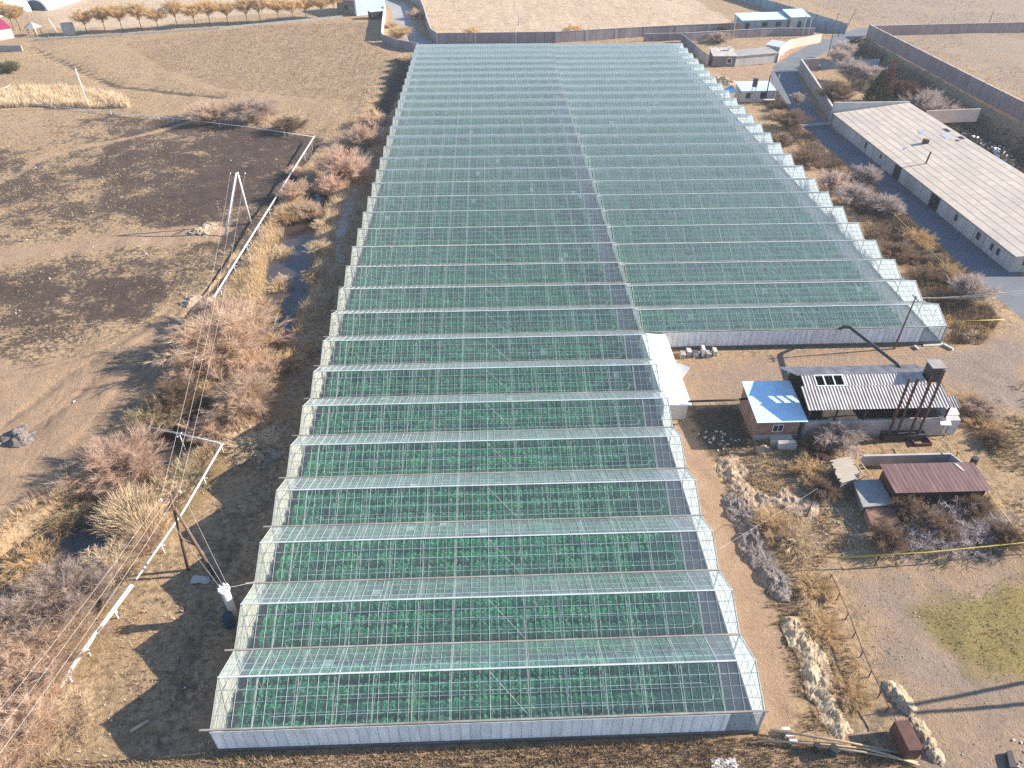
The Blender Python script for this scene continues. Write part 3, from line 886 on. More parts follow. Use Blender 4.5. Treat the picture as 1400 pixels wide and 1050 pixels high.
def side_wall(root, x, k0, k1, zE, mat, low, out):
    mb = MB()
    fr = MB()
    for k in range(k0, k1):
        y = Y0 + SP * k
        if low is None:
            mb.add([(x, y, 0.42), (x, y + SP, 0.42), (x, y + SP, zE), (x, y + SP / 2, zE + RISE - 0.03), (x, y, zE)], [(0, 1, 2, 3, 4)])
        else:
            mb.add([(x, y, low), (x, y + SP, low), (x, y + SP, zE), (x, y + SP / 2, zE + RISE - 0.03), (x, y, zE)], [(0, 1, 2, 3, 4)])
        for i in range(8):
            yy = y + SP * i / 8
            top = zE + RISE * (1 - abs(i / 8 - 0.5) * 2) - 0.06
            fr.beam((x + out * 0.05, yy, low or 0.42), (x + out * 0.05, yy, top), 0.045, 0.045)
        for z in (1.3, 2.15):
            if (low or 0) < z: fr.beam((x + out * 0.06, y, z), (x + out * 0.06, y + SP, z), 0.04, 0.04)
    w = mb.build('side_wall' if low is None else 'gable_wall', mat, root)
    fr.build('wall_bars', M['galv'], w)
    if low is None:
        MB().box(x - 0.1, x + 0.1, Y0 + SP * k0, Y0 + SP * k1, -0.3, 0.415).build('plinth', M['concrete'], root)


side_wall(GL, LX0, 0, NSP, ZL, M['film_beige'], None, -1)
side_wall(GL, LX1, 0, RFIRST, ZL, M['film_clean'], None, 1)
side_wall(GL, LX1, RFIRST, 29, ZL, M['film_clean'], 2.2, -1)
side_wall(GR, RX1, RFIRST, NSP, ZR, M['film_clean'], None, 1)
for root, x0, x1, zE in ((GL, LX0, LX1, ZL), (GR, RX0, RX1, ZR)):
    ye = Y0 + SP * NSP
    b = MB().box(x0, x1, ye + 0.1, ye + 0.12, 0.42, zE - 0.11).build('rear_wall', M['film'], root)

# floor under glass
tag(MB().quad((LX0 + 0.1, Y0, 0.006), (LX1 - 0.1, Y0, 0.006), (LX1 - 0.1, Y0 + SP * NSP, 0.006), (LX0 + 0.1, Y0 + SP * NSP, 0.006)).build('soil_floor', M['soil']), kind='structure')
tag(MB().quad((RX0 + 0.1, Y0 + SP * 8, 0.006), (RX1 - 0.1, Y0 + SP * 8, 0.006), (RX1 - 0.1, Y0 + SP * NSP, 0.006), (RX0 + 0.1, Y0 + SP * NSP, 0.006)).build('soil_floor', M['soil']), kind='structure')
tag(MB().quad((17.7, Y0 + 0.2, 0.03), (LX1 - 0.15, Y0 + 0.2, 0.03), (LX1 - 0.15, Y0 + SP * NSP, 0.03), (17.7, Y0 + SP * NSP, 0.03)).build('concrete_path', M['path']), kind='structure')
tag(MB().quad((57.4, Y0 + SP * 8 + 0.2, 0.03), (RX1 - 0.15, Y0 + SP * 8 + 0.2, 0.03), (RX1 - 0.15, Y0 + SP * NSP, 0.03), (57.4, Y0 + SP * NSP, 0.03)).build('concrete_path', M['paleconcrete']), kind='structure')


def crop_mesh(L, seed, gap):
    r = np.random.default_rng(seed)
    n = int(L * 260)
    x = r.uniform(0, L, n)
    bump_ = 0.62 + 0.38 * np.abs(np.sin(x * np.pi / 0.55 + r.uniform(0, 1)))
    wid_ = (0.42 + 0.25 * vnoise(x * 0.9, x * 0 + seed, seed)) * bump_
    top_ = (0.95 + 0.75 * vnoise(x * 0.7, x * 0 + 3.3, seed)) * bump_
    u_ = r.uniform(-1, 1, n)
    y = u_ * wid_ * 1.25
    h = top_ * np.sqrt(np.clip(1 - 0.8 * u_ * u_, 0, 1)) * r.uniform(0.62, 1.05, n)
    c = np.stack([x, y, h], -1)
    s = r.uniform(0.07, 0.16, n)
    a = r.uniform(0, 2 * np.pi, n); tilt = r.uniform(-0.75, 0.75, n)
    u = np.stack([np.cos(a), np.sin(a), np.zeros(n)], -1)
    v = np.stack([-np.sin(a) * np.cos(tilt), np.cos(a) * np.cos(tilt), np.sin(tilt)], -1)
    V = np.stack([c - u * s[:, None], c - v * s[:, None] * 0.7, c + u * s[:, None] * 1.2, c + v * s[:, None] * 0.7], 1).reshape(-1, 3)
    Fc = np.arange(4 * n).reshape(n, 4)
    return np_mesh('plant_row', V, Fc, M['leaf'])


rows_l = [crop_mesh(37.5, 40 + i, 0.0) for i in range(5)]
rows_r = [crop_mesh(36.6, 60 + i, 0.0) for i in range(5)]
for blk, x0, meshes, k0, where in (('left', -20.0, rows_l, 0, 'the long glasshouse at the centre left'), ('right', 20.5, rows_r, RFIRST, 'the glasshouse on the right behind the boiler shed')):
    for k in range(k0, NSP):
        nth = 'farthest' if k == NSP - 1 else ('nearest' if k == k0 else ORD[k - k0] + ' nearest')
        bed = thing('crop_bed', 'green crop bed under the %s roof span of %s' % (nth, where.replace(' at the centre left', ', left').replace(' on the right behind the boiler shed', ' on the right')), 'crop bed', (x0, Y0 + SP * k, 0.0), 'crop beds under the ' + blk + ' glass roof')
        for j, yy in enumerate((0.85, 2.45, 4.0, 5.55)):
            link('plant_row', random.choice(meshes), bed, (0, yy, 0.0), 0, (1, 1, random.uniform(0.85, 1.1)))

# white lean-to sheds on the right wall of the left glasshouse
an = thing('lean_to_shed', 'smaller far lean-to with white roof in the corner between the two glasshouses', 'shed', (21.4, 73, 0))
MB().prism([(19.9, 70.2), (22.4, 70.2), (22.4, 77.2), (19.9, 77.2)], 0, [2.5, 2.3, 2.3, 2.5]).build('wall', M['whitepaint'], an)
MB().slab((19.82, 70.0, 2.75), (22.9, 70.0, 2.5), (22.9, 77.25, 2.5), (19.82, 77.25, 2.75), 0.06).build('roof', M['whiteroof'], an)
an = thing('lean_to_shed', 'near lean-to shed with bright white roof beside the long glasshouse and dark pipe', 'shed', (21.4, 66, 0))
MB().prism([(19.95, 63.0), (22.6, 63.0), (22.6, 69.9), (19.95, 69.9)], 0, [2.4, 2.2, 2.2, 2.4]).build('wall', M['plaster'], an)
MB().slab((19.85, 62.6, 2.66), (22.95, 62.6, 2.42), (22.95, 69.95, 2.42), (19.85, 69.95, 2.66), 0.06).build('roof', M['whiteroof'], an)
MB().beam((23.0, 70.2, 0.9), (24.2, 71.6, 1.6), 1.6, 0.06).build('door', M['whitepaint'], an)

# ------------------------------------------------------------------ plants
def ribbons(p0, p1, w0, w1, r):
    """tapered flat twig from p0 to p1 with a random facing"""
    d = p1 - p0
    d = d / (np.linalg.norm(d, axis=1, keepdims=True) + 1e-9)
    q = r.normal(0, 1, p0.shape)
    s = np.cross(d, q); s /= (np.linalg.norm(s, axis=1, keepdims=True) + 1e-9)
    return np.stack([p0 - s * w0[:, None] / 2, p0 + s * w0[:, None] / 2, p1 + s * w1[:, None] / 2, p1 - s * w1[:, None] / 2], 1).reshape(-1, 3)


def bush_mesh(name, seed, mat, spread=0.75, stems=34, br=10, tw=6, thick=1.0, flat=1.0, fuzz=0.43):
    """unit bush: about 1 high and 1 across the crown (radius .5)"""
    r = np.random.default_rng(seed)
    out = []
    S0, S1 = [], []
    for i in range(stems):
        az = r.uniform(0, 2 * np.pi)
        tilt = (r.uniform(0, 1) ** 0.6) * spread * 1.25
        L = r.uniform(0.65, 1.05) * (1 - 0.12 * tilt)
        p = np.array([r.normal(0, 0.05), r.normal(0, 0.05), -0.02])
        pts = [p]
        for k in range(4):
            tt = tilt * (0.55 + 0.25 * k) if tilt < 0.9 else tilt * (1.0 - 0.1 * k)
            d = np.array([math.cos(az) * math.sin(tt), math.sin(az) * math.sin(tt), math.cos(tt)]) + r.normal(0, 0.1, 3)
            p = p + d * L / 4
            pts.append(p)
        S0.append(pts)
    st = np.array(S0)  # stems,5,3
    n = stems * 4
    a, b = st[:, :-1].reshape(-1, 3), st[:, 1:].reshape(-1, 3)
    k = np.tile(np.arange(4), stems)
    out.append(ribbons(a, b, 0.012 * thick * (1 - k * 0.18), 0.012 * thick * (0.82 - k * 0.18), r))
    # branches
    m = stems * br
    si = r.integers(0, stems, m); tt = r.uniform(0.9, 3.95, m)
    i0 = tt.astype(int); fr = (tt - i0)[:, None]
    base = st[si, i0] * (1 - fr) + st[si, i0 + 1] * fr
    d = st[si, i0 + 1] - st[si, i0]; d /= np.linalg.norm(d, axis=1, keepdims=True)
    d = d + r.normal(0, fuzz, (m, 3)); d[:, 2] += 0.2; d /= np.linalg.norm(d, axis=1, keepdims=True)
    L = r.uniform(0.12, 0.3, m)[:, None]
    e = base + d * L
    out.append(ribbons(base, e, np.full(m, 0.007 * thick), np.full(m, 0.004 * thick), r))
    # twigs
    q = m * tw
    bi = r.integers(0, m, q); f2 = r.uniform(0.2, 1.0, q)[:, None]
    b2 = base[bi] * (1 - f2) + e[bi] * f2
    d2 = d[bi] + r.normal(0, fuzz * 0.85, (q, 3)); d2 /= np.linalg.norm(d2, axis=1, keepdims=True)
    out.append(ribbons(b2, b2 + d2 * r.uniform(0.05, 0.17, q)[:, None], np.full(q, 0.0055 * thick), np.full(q, 0.002 * thick), r))
    V = np.concatenate(out)
    V[:, 2] *= flat
    return np_mesh(name, V, np.arange(len(V)).reshape(-1, 4), mat)


def reed_mesh(name, seed, mat, n=420, lean=0.35, wide=0.5, w=0.02):
    r = np.random.default_rng(seed)
    az = r.uniform(0, 2 * np.pi, n); rad = np.sqrt(r.uniform(0, 1, n)) * wide * 0.6
    b = np.stack([np.cos(az) * rad, np.sin(az) * rad, np.full(n, -0.02)], -1)
    h = r.uniform(0.25, 1.0, n) * (1 - 0.55 * (rad / (wide * 0.6)) ** 2)
    l = np.stack([np.cos(az), np.sin(az), np.zeros(n)], -1) * (r.uniform(0, lean, n) * h)[:, None] + r.normal(0, 0.06, (n, 3))
    m = b + l * 0.35 + np.array([0, 0, 1]) * (h * 0.6)[:, None]
    t = b + l + np.array([0, 0, 1]) * (h * 0.95)[:, None]
    V = np.concatenate([ribbons(b, m, np.full(n, w), np.full(n, w), r), ribbons(m, t, np.full(n, w), np.full(n, w * 0.4), r)])
    return np_mesh(name, V, np.arange(len(V)).reshape(-1, 4), mat)


def tuft_mesh(name, x, y, h, w, mat, blades=4, lean=0.6, seed=0, zfun=True):
    r = np.random.default_rng(seed)
    n = len(x)
    z = ground_z(x, y) if zfun else np.zeros(n)
    B = np.repeat(np.stack([x, y, z - 0.03], -1), blades, 0)
    hh = np.repeat(h, blades) * r.uniform(0.5, 1.0, n * blades)
    az = r.uniform(0, 2 * np.pi, n * blades)
    B = B + np.stack([np.cos(az), np.sin(az), 0 * az], -1) * (hh * 0.18)[:, None]
    l = r.uniform(0.1, lean, n * blades) * hh
    T = B + np.stack([np.cos(az) * l, np.sin(az) * l, hh], -1)
    ww = np.repeat(w, blades)
    s = np.stack([-np.sin(az), np.cos(az), 0 * az], -1) * (ww / 2)[:, None]
    V = np.stack([B - s, B + s, T], 1).reshape(-1, 3)
    return np_mesh(name, V, np.arange(len(V)).reshape(-1, 3), mat)


BUSH = {}


def bush_var(kind, i):
    key = (kind, i % 3)
    if key not in BUSH:
        sd = 100 + len(BUSH) * 7
        if kind in ('straw', 'gold', 'olivegrass'):
            BUSH[key] = bush_mesh('dry_clump', sd, M[kind], 1.05, 70, 12, 12, 1.1, 0.85)
        elif kind == 'reed':
            BUSH[key] = reed_mesh('reed_bed', sd, M['straw'], 3200, 0.35, 0.9, 0.007)
        elif kind == 'bare':
            BUSH[key] = bush_mesh('bare_tree', sd, M['twig_pale'], 0.95, 18, 9, 6, 1.9, 1.0, 0.6)
        elif kind == 'rough':
            BUSH[key] = bush_mesh('thicket', sd, M['twig_brown'], 1.0, 56, 14, 12, 1.3, 0.9)
        else:
            thick = 1.0 if kind in ('twig_pink', 'twig_tan', 'twig_orange') else 1.15
            BUSH[key] = bush_mesh('bush', sd, M[kind], 0.74, 62, 20, 22, thick * 0.82)
    return BUSH[key]


def bush(px, py, wid, h, kind, label, name='bush', cat='bush', group=None, i=0):
    p = at(px, py, h * 0.5)
    z = gz(p.x, p.y)
    return tag(link(name, bush_var(kind, i), None, (p.x, p.y, z - 0.05), random.uniform(0, 6.28), (wid * 0.92, wid * 0.92, h * 1.05)), label, cat, group)


BL = [
 (402, 262, 5.0, 3.0, 'twig_tan', 'tan bush on the bank below the bend of the left white pipe'),
 (420, 278, 5.0, 3.0, 'twig_tan', 'tan bush left of the water, under the lower pink bush'),
 (340, 490, 6.5, 3.6, 'twig_tan', 'tan bush on the right flank of the largest tan bush'),
 (290, 430, 6.0, 3.4, 'twig_pink', 'pinkish bush at the upper left flank of the largest tan bush'),
 (372, 450, 4.4, 2.6, 'gold', 'golden bush between the largest tan bush and the dark water'),
 (285, 575, 5.2, 2.6, 'twig_tan', 'tan bush above the stream crossing of the angled pipe'),
 (240, 540, 5.0, 2.8, 'twig_brown', 'dark brown bush at the edge of the bare field above the pipe end'),
 (5, 900, 5.0, 2.6, 'twig_tan', 'tan bush under the purple bush at the left edge'),
 (160, 618, 8.6, 4.6, 'twig_pink', 'large leafless pink willow bush on the left bank above the pale reeds'),
 (308, 462, 11.5, 5.0, 'twig_tan', 'largest tan leafless bush beside the white pipe on the left bank'),
 (262, 500, 5.5, 3.2, 'twig_tan', 'tan bush at the left foot of the largest tan bush'),
 (332, 540, 7.5, 3.4, 'twig_tan', 'tan twiggy bush below the largest tan bush, above the pipe corner'),
 (215, 562, 5.0, 3.0, 'olivegrass', 'olive rough bush left of the pipe end over the stream'),
 (355, 405, 4.2, 2.8, 'gold', 'golden brown bush right of the white pipe above the largest tan bush'),
 (350, 430, 3.6, 2.4, 'twig_tan', 'small tan bush between the largest tan bush and the stream'),
 (466, 226, 9.0, 6.0, 'twig_pink', 'tall pink willow bush below the bend of the left white pipe'),
 (450, 245, 6.0, 4.0, 'twig_pink', 'lower pink bush leaning on the left of the tall pink willow'),
 (498, 180, 7.0, 5.0, 'twig_pink', 'pinkish bush right behind the tall pink willow by the stream'),
 (510, 160, 5.5, 4.5, 'twig_tan', 'farthest tan bush of the stream bank, above the pink ones'),
 (288, 155, 9.5, 4.0, 'twig_tan', 'left half of the hazy tan thicket behind the burnt field'),
 (345, 153, 10.5, 4.2, 'twig_purple', 'right half of the hazy thicket behind the burnt field'),
 (395, 172, 7.0, 2.6, 'twig_brown', 'low brown scrub between the hazy thicket and the pipe bend'),
 (92, 812, 7.0, 3.4, 'twig_purple', 'purple grey leafless bush at lower left, right of the stream'),
 (15, 850, 4.2, 2.8, 'twig_purple', 'small purple bush cut by the left edge of the photo'),
 (28, 745, 4.6, 2.6, 'gold', 'golden rough clump left of the dark water at lower left'),
 (25, 785, 4.0, 2.4, 'gold', 'golden clump below the dark water by the left edge'),
 (70, 885, 7.0, 2.6, 'twig_tan', 'tan bush under the purple grey bush at lower left'),
 (35, 930, 6.0, 2.4, 'twig_tan', 'tan bush at lower left under the three power wires'),
 (30, 1000, 7.0, 2.4, 'twig_tan', 'tan bush in the bottom left corner'),
 (85, 980, 4.2, 1.8, 'straw', 'pale straw clump in the bottom left, right of the wires'),
 (105, 672, 6.2, 2.4, 'olivegrass', 'olive bush on the bank left of the pale reeds'),
 (85, 690, 4.0, 2.0, 'gold', 'golden clump left of the olive bush on the bank'),
 (258, 648, 4.6, 1.7, 'olivegrass', 'olive clump between the stream and the white pipe corner'),
 (240, 668, 3.4, 1.5, 'straw', 'straw clump right of the pale reeds beside the wooden pole'),
 (150, 765, 4.8, 2.0, 'straw', 'pale brushwood clump right of the purple grey bush'),
 (195, 740, 3.2, 1.5, 'twig_tan', 'small tan bush left of the wooden pole'),
 (388, 288, 4.6, 2.6, 'gold', 'golden clump on the left side of the stream bend'),
 (376, 330, 3.8, 2.2, 'straw', 'straw clump left of the widest water, below the golden one'),
 (375, 372, 3.8, 2.4, 'straw', 'straw clump left of the water near the white pipe'),
 (437, 303, 2.8, 1.8, 'straw', 'small pale straw clump alone on the right side of the water'),
 (436, 335, 3.6, 2.2, 'straw', 'straw clump right of the water by the shaded glasshouse side'),
 (428, 372, 3.2, 2.0, 'gold', 'golden clump right of the water, lower one'),
 (392, 492, 3.6, 2.0, 'gold', 'golden clump on the right bank beside the shade of the glasshouse'),
 (375, 505, 3.4, 1.8, 'twig_tan', 'tan clump beside the right golden clump near the dark water'),
 (345, 600, 5.0, 1.6, 'straw', 'flat straw clump right of the white pipe corner'),
 (402, 232, 3.0, 2.0, 'twig_tan', 'small tan bush between pipe and the tall pink willow'),
 # right side
 (1145, 597, 5.2, 2.6, 'twig_grey', 'grey leafless bush against the wall of the boiler shed'),
 (1120, 612, 3.0, 1.6, 'twig_brown', 'brown bush by the concrete blocks under the blue roof'),
 (1108, 640, 3.4, 1.8, 'gold', 'golden clump left of the plank roof hut'),
 (1130, 668, 2.6, 1.4, 'twig_brown', 'brown weeds along the left foot of the plank roof hut'),
 (1060, 715, 3.4, 1.4, 'gold', 'golden clump below the sandy mound ring'),
 (1092, 735, 3.2, 1.3, 'straw', 'straw clump below the rusty thin post'),
 (1118, 800, 3.0, 1.2, 'gold', 'golden clump along the wire fence, upper one'),
 (1128, 858, 2.8, 1.2, 'gold', 'golden clump along the wire fence, middle one'),
 (1165, 945, 2.8, 1.2, 'gold', 'golden clump along the wire fence, lower one'),
 (1328, 548, 3.6, 1.8, 'gold', 'golden clump right of the boiler shed roof edge'),
 (1350, 578, 3.6, 1.6, 'gold', 'golden clump right of the white cabinet, by the yellow pipe'),
 (1362, 600, 3.0, 1.4, 'twig_brown', 'brown low bush right of the white cabinet'),
 (1345, 560, 3.6, 1.6, 'twig_purple', 'purple low bush near the dark shadow at the right edge'),
 (1082, 165, 6.5, 3.6, 'twig_brown', 'dark brown bush left of the road below the white roofed hut'),
 (1068, 195, 5.0, 2.8, 'twig_brown', 'brown bush beside the right glasshouse edge below the hut'),
 (1105, 215, 6.5, 3.6, 'rough', 'dense brown thicket left of the white kerb bar on the road'),
 (1140, 252, 6.0, 3.4, 'twig_purple', 'purple bush left of the road at the barn corner'),
 (1165, 268, 6.0, 3.4, 'twig_grey', 'pale grey bush in the middle of the right scrub strip'),
 (1187, 240, 5.2, 3.0, 'twig_grey', 'pale grey bush nearest the shaded road opposite the barn'),
 (1213, 283, 5.2, 3.0, 'twig_grey', 'grey rounded bush beside the shaded road, below the pale ones'),
 (1150, 300, 4.5, 2.6, 'rough', 'brown bush touching the right glasshouse edge'),
 (1195, 320, 5.2, 2.8, 'rough', 'brown thicket right of the stepped glasshouse roof edge'),
 (1225, 345, 5.0, 2.8, 'twig_brown', 'dark brown bush in the lower part of the right scrub strip'),
 (1258, 322, 4.6, 2.6, 'gold', 'golden bush beside the road and yellow pipe'),
 (1265, 375, 4.4, 2.4, 'rough', 'brown thicket at the lower end of the scrub strip'),
 (1300, 372, 4.4, 2.4, 'gold', 'golden orange bush near the barn near corner'),
 (1330, 398, 5.0, 3.4, 'twig_grey', 'bare grey bush above the bend of the road under the wires'),
 (1285, 405, 3.8, 1.8, 'rough', 'low brown thicket right of the nearest right roof corner'),
 (1065, 155, 4.0, 2.2, 'gold', 'golden bush right below the white roofed hut'),
 (548, 44, 7.0, 3.0, 'twig_orange', 'orange bush inside the white retaining wall'),
 (535, 32, 4.5, 2.2, 'gold', 'golden bush behind the orange one in the retaining wall'),
 (645, 46, 5.5, 3.6, 'twig_orange', 'orange bush at the far wall behind the long glasshouse, left one'),
 (783, 44, 6.0, 3.8, 'twig_orange', 'orange bush at the far wall behind the long glasshouse, right one'),
 (998, 40, 6.0, 3.4, 'twig_brown', 'brown bush left of the far blue roofed sheds'),
 (985, 52, 7.0, 2.4, 'twig_purple', 'purple bush behind the grey stone house'),
 (568, 20, 6.0, 3.0, 'twig_pink', 'pinkish bush at the upper left foot of the curved far wall'),
 (10, 92, 6.0, 2.6, 'olive', 'dark round bush near the left edge of the far field'),
]
for i, b in enumerate(BL): bush(*b, i=i)
bush(172, 690, 6.0, 3.2, 'reed', 'pale reed clump at the foot of the pink willow', 'reeds', 'reeds')
bush(195, 712, 4.2, 2.4, 'reed', 'smaller pale reed clump right below the main reed clump', 'reeds', 'reeds', i=1)

GARDEN = PX((1232, 690), (1345, 690), (1388, 735), (1250, 752))
k = 0
for (px, py) in ((1240, 695), (1262, 700), (1285, 692), (1308, 698), (1330, 692), (1350, 702), (1372, 715), (1255, 722), (1280, 720), (1305, 724), (1330, 720), (1355, 730), (1380, 738), (1268, 742), (1298, 745), (1325, 742), (1215, 735), (1238, 742)):
    bush(px, py, 3.2, 2.1, 'twig_brown' if k % 4 == 0 else 'bare', 'leafless purple fruit tree in the dense little garden below the rusty shed', 'fruit_tree', 'fruit tree', 'bare fruit trees below the rusty shed', k)
    k += 1


def tree(px, py, h, wid, crown_kind, label, trunk_h=0.35, group=None, i=0, cat='tree', tr=0.14, lean=0.0):
    """px,py is the foot"""
    p = at(px, py, 0)
    z = gz(p.x, p.y)
    o = thing('tree', label, cat, (p.x, p.y, z), group, random.uniform(0, 6.28))
    mb = MB()
    top = h * trunk_h * 1.3
    mb.tube([(0, 0, -0.3), (lean * 0.3, 0, top * 0.5), (lean * 0.5, 0.05, top)], tr, 7, tr * 0.7)
    for a in range(5):
        an_ = a * 1.257 + 0.3
        r_ = wid * 0.22
        mb.tube([(lean * 0.5, 0.05, top * 0.92), (lean * 0.5 + math.cos(an_) * r_ * 0.6, math.sin(an_) * r_ * 0.6, top + h * 0.12), (lean * 0.5 + math.cos(an_) * r_, math.sin(an_) * r_, top + h * 0.3)], tr * 0.55, 5, tr * 0.2)
    me = mesh_of(mb, 'trunk', M['bark'], True)
    link('trunk', me, o)
    link('crown', bush_var(crown_kind, i), o, (lean * 0.5, 0, h * trunk_h), 0, (wid * 0.85, wid * 0.85, h * (1 - trunk_h)))
    return o


ROW = [(119, 47), (144, 46), (169, 44), (194, 42), (218, 41), (242, 39), (266, 38), (290, 36), (313, 34), (337, 32)] + [(358, 31), (381, 30), (400, 29), (420, 27), (441, 25), (460, 23)]
for i, (px, py) in enumerate(ROW):
    tree(px + random.uniform(-2, 2), py, random.uniform(6.8, 9.2), random.uniform(6.0, 8.4), 'twig_orange', '%s orange pollard from the left in the roadside row of orange trees' % ORD[i].capitalize(), 0.42, 'orange pollards along the far left road', i, lean=random.uniform(-0.6, 0.6))
for i, (px, py) in enumerate(((3, 34), (19, 40), (28, 41))):
    tree(px, py, 8.2, 7.6, 'twig_orange', ['leftmost orange tree behind the crimson roof', 'middle orange tree behind the crimson roof', 'right orange tree behind the crimson roof'][i], 0.42, 'orange trees behind the crimson roof', i)
tree(1136, 146, 6.0, 8.5, 'twig_brown', 'dark brown round tree beside the top of the roadside wall', 0.2, i=0)
tree(1160, 112, 5.5, 9.0, 'twig_grey', 'grey bare tree in the middle of the yard above the barn', 0.25, i=1)
tree(1180, 118, 5.5, 8.0, 'twig_grey', 'grey bare tree touching the olive conifer on its left', 0.25, i=2)
tree(1266, 150, 8.0, 10.5, 'twig_grey', 'big pale grey bare tree behind the far end of the barn', 0.2, i=0)
tree(1252, 140, 7.5, 6.0, 'twig_rust', 'reddish bare tree left of the big pale grey tree', 0.2, i=2)
tree(1228, 138, 6.0, 7.0, 'twig_rust', 'low reddish tree between the conifer and the big pale tree', 0.2, i=1)
tree(1298, 152, 6.5, 7.0, 'twig_rust', 'rust red tree right of the big pale grey tree', 0.15, i=0)
tree(1150, 82, 5.0, 7.0, 'twig_grey', 'farthest grey tree at the top of the dark yard slope', 0.25, i=2)
tree(1143, 92, 5.0, 7.0, 'twig_grey', 'grey tree just below the farthest yard tree', 0.25, i=1)
tree(1088, 150, 4.0, 3.6, 'twig_grey', 'small grey bare tree on the verge near the white roofed hut', 0.3, i=0)


def conifer_mesh(seed, mat):
    r = np.random.default_rng(seed)
    n = 2600
    h = r.uniform(0, 1, n)
    rad = 0.5 * np.minimum(1, (1 - h) * 1.15 + 0.03) * np.sqrt(r.uniform(0.15, 1, n)) * (0.75 + 0.5 * vnoise(h * 9, r.integers(0, 7, n) * 1.0, seed))
    az = r.uniform(0, 2 * np.pi, n)
    c = np.stack([np.cos(az) * rad, np.sin(az) * rad, h], -1)
    d = np.stack([np.cos(az) * 0.7, np.sin(az) * 0.7, np.full(n, 0.8)], -1) + r.normal(0, 0.3, (n, 3))
    e = c + d * 0.07
    V = ribbons(c, e, np.full(n, 0.05), np.full(n, 0.015), r)
    return np_mesh('crown', V, np.arange(len(V)).reshape(-1, 4), mat)


for (px, py, h, w, mt, lb, sd) in ((1196, 141, 7.5, 6.0, M['olive'], 'dense olive green conifer in the yard above the barn', 3), (1206, 140, 10.0, 3.6, M['twig_rust'], 'tall narrow brownish conifer right of the olive conifer', 4)):
    p = at(px, py, 0)
    o = thing('conifer', lb, 'conifer tree', (p.x, p.y, gz(p.x, p.y)))
    link('trunk', mesh_of(MB().tube([(0, 0, -0.2), (0, 0, h * 0.6)], 0.18, 6, 0.08), 'trunk', M['bark']), o)
    link('crown', conifer_mesh(sd, mt), o, (0, 0, 0.5), 0, (w, w, h - 0.5))


# ---- countless growth
def scatter(poly, n, seed, avoid=None):
    r = np.random.default_rng(seed)
    xs = [p[0] for p in poly]; ys = [p[1] for p in poly]
    x = r.uniform(min(xs), max(xs), n); y = r.uniform(min(ys), max(ys), n)
    k = inside(x, y, poly)
    for a in (avoid or []): k &= ~inside(x, y, a)
    k &= seg_dist(x, y, STREAM) > 2.3
    k &= seg_dist(x, y, ROAD_R) > 3.2
    return x[k], y[k]


GHP = [(-21.6, 25.9), (20.2, 25.9), (20.2, 62), (23.2, 62), (23.2, 77), (61, 77), (61, 238.5), (-21.6, 238.5)]


def growth(name, poly, n, h, w, mat, seed, blades=4, patch=None, lean=0.6):
    x, y = scatter(poly, n, seed, [GHP])
    if patch is not None:
        k = fbm(x / patch, y / patch, seed) > 0.48
        x, y = x[k], y[k]
    cvv = cover(x, y)
    k = rng.uniform(0, 1, len(x)) > np.maximum(cvv['bare'] * 0.97, cvv['burnt'] * 0.8)
    x, y = x[k], y[k]
    r = np.random.default_rng(seed)
    hh = r.uniform(0.5, 1.0, len(x)) * h * (0.5 + fbm(x / 3, y / 3, seed + 1))
    return tag(link(name, tuft_mesh(name, x, y, hh, np.full(len(x), w), mat, blades, lean, seed)), kind='stuff')


near_left = PX((-120, 1080), (300, 1060), (560, 90), (480, 130), (300, 340), (180, 500), (60, 660), (-120, 760))
growth('dry_grass', near_left, 26000, 0.42, 0.055, M['olivegrass'], 1, 4, 4.0)
growth('dry_grass', near_left, 12000, 0.5, 0.05, M['straw'], 2, 4, 3.0)
growth('dry_grass', P['front_strip'], 16000, 0.5, 0.05, M['brownweed'], 3, 5)
growth('dry_grass', P['front_strip'], 5000, 0.5, 0.05, M['olivegrass'], 4, 5, 2)
growth('weeds', P['weeds_mid'], 5200, 0.55, 0.055, M['olivegrass'], 5, 5, 3)
growth('weeds', P['weeds_mid'], 3600, 0.6, 0.055, M['gold'], 6, 5, 2.5)
growth('weeds', P['gully'], 2600, 0.5, 0.06, M['brownweed'], 16, 5, 2)
growth('dry_grass', PX((1075, 850), (1100, 850), (1160, 1005), (1120, 1005)), 2600, 0.35, 0.045, M['straw'], 61, 5, 1.5)
growth('brush', PX((1000, 690), (1025, 690), (1075, 800), (1055, 810)), 2600, 0.6, 0.03, M['twig_grey'], 62, 6, None, 1.2)
growth('short_grass', P['green_br'], 5000, 0.22, 0.05, M['greengrass'], 7, 4)
growth('dry_grass', P['field_br'], 5000, 0.22, 0.05, M['olivegrass'], 8, 4, 4)
growth('weeds', P['weed_left'], 42000, 0.75, 0.055, M['brownweed'], 9, 3)
far_left = PX((-100, 340), (-40, 60), (60, 55), (330, 25), (520, 30), (560, 90), (500, 160), (300, 300))
growth('dry_grass', far_left, 40000, 0.5, 0.06, M['gold'], 10, 3, 6)
growth('dry_grass', PX((-80, 520), (-80, 220), (110, 160), (290, 300), (280, 410)), 26000, 0.4, 0.05, M['gold'], 17, 3, 5)
growth('scrub', P['scrub_r'], 36000, 1.2, 0.06, M['darkscrub'], 11, 6, 4)
growth('scrub', P['scrub_r'], 14000, 1.0, 0.06, M['brownweed'], 19, 6, 4)
growth('scrub', P['scrub_r'], 9000, 0.9, 0.06, M['gold'], 12, 5, 5)
growth('weeds', P['dark_tr'], 22000, 0.9, 0.08, M['darkweed'], 13, 5)
growth('reed_bed', PX((-40, 150), (-10, 130), (50, 122), (110, 125), (170, 136), (178, 147), (110, 148), (40, 146)), 7000, 2.6, 0.13, M['straw'], 14, 5, None, 0.35)
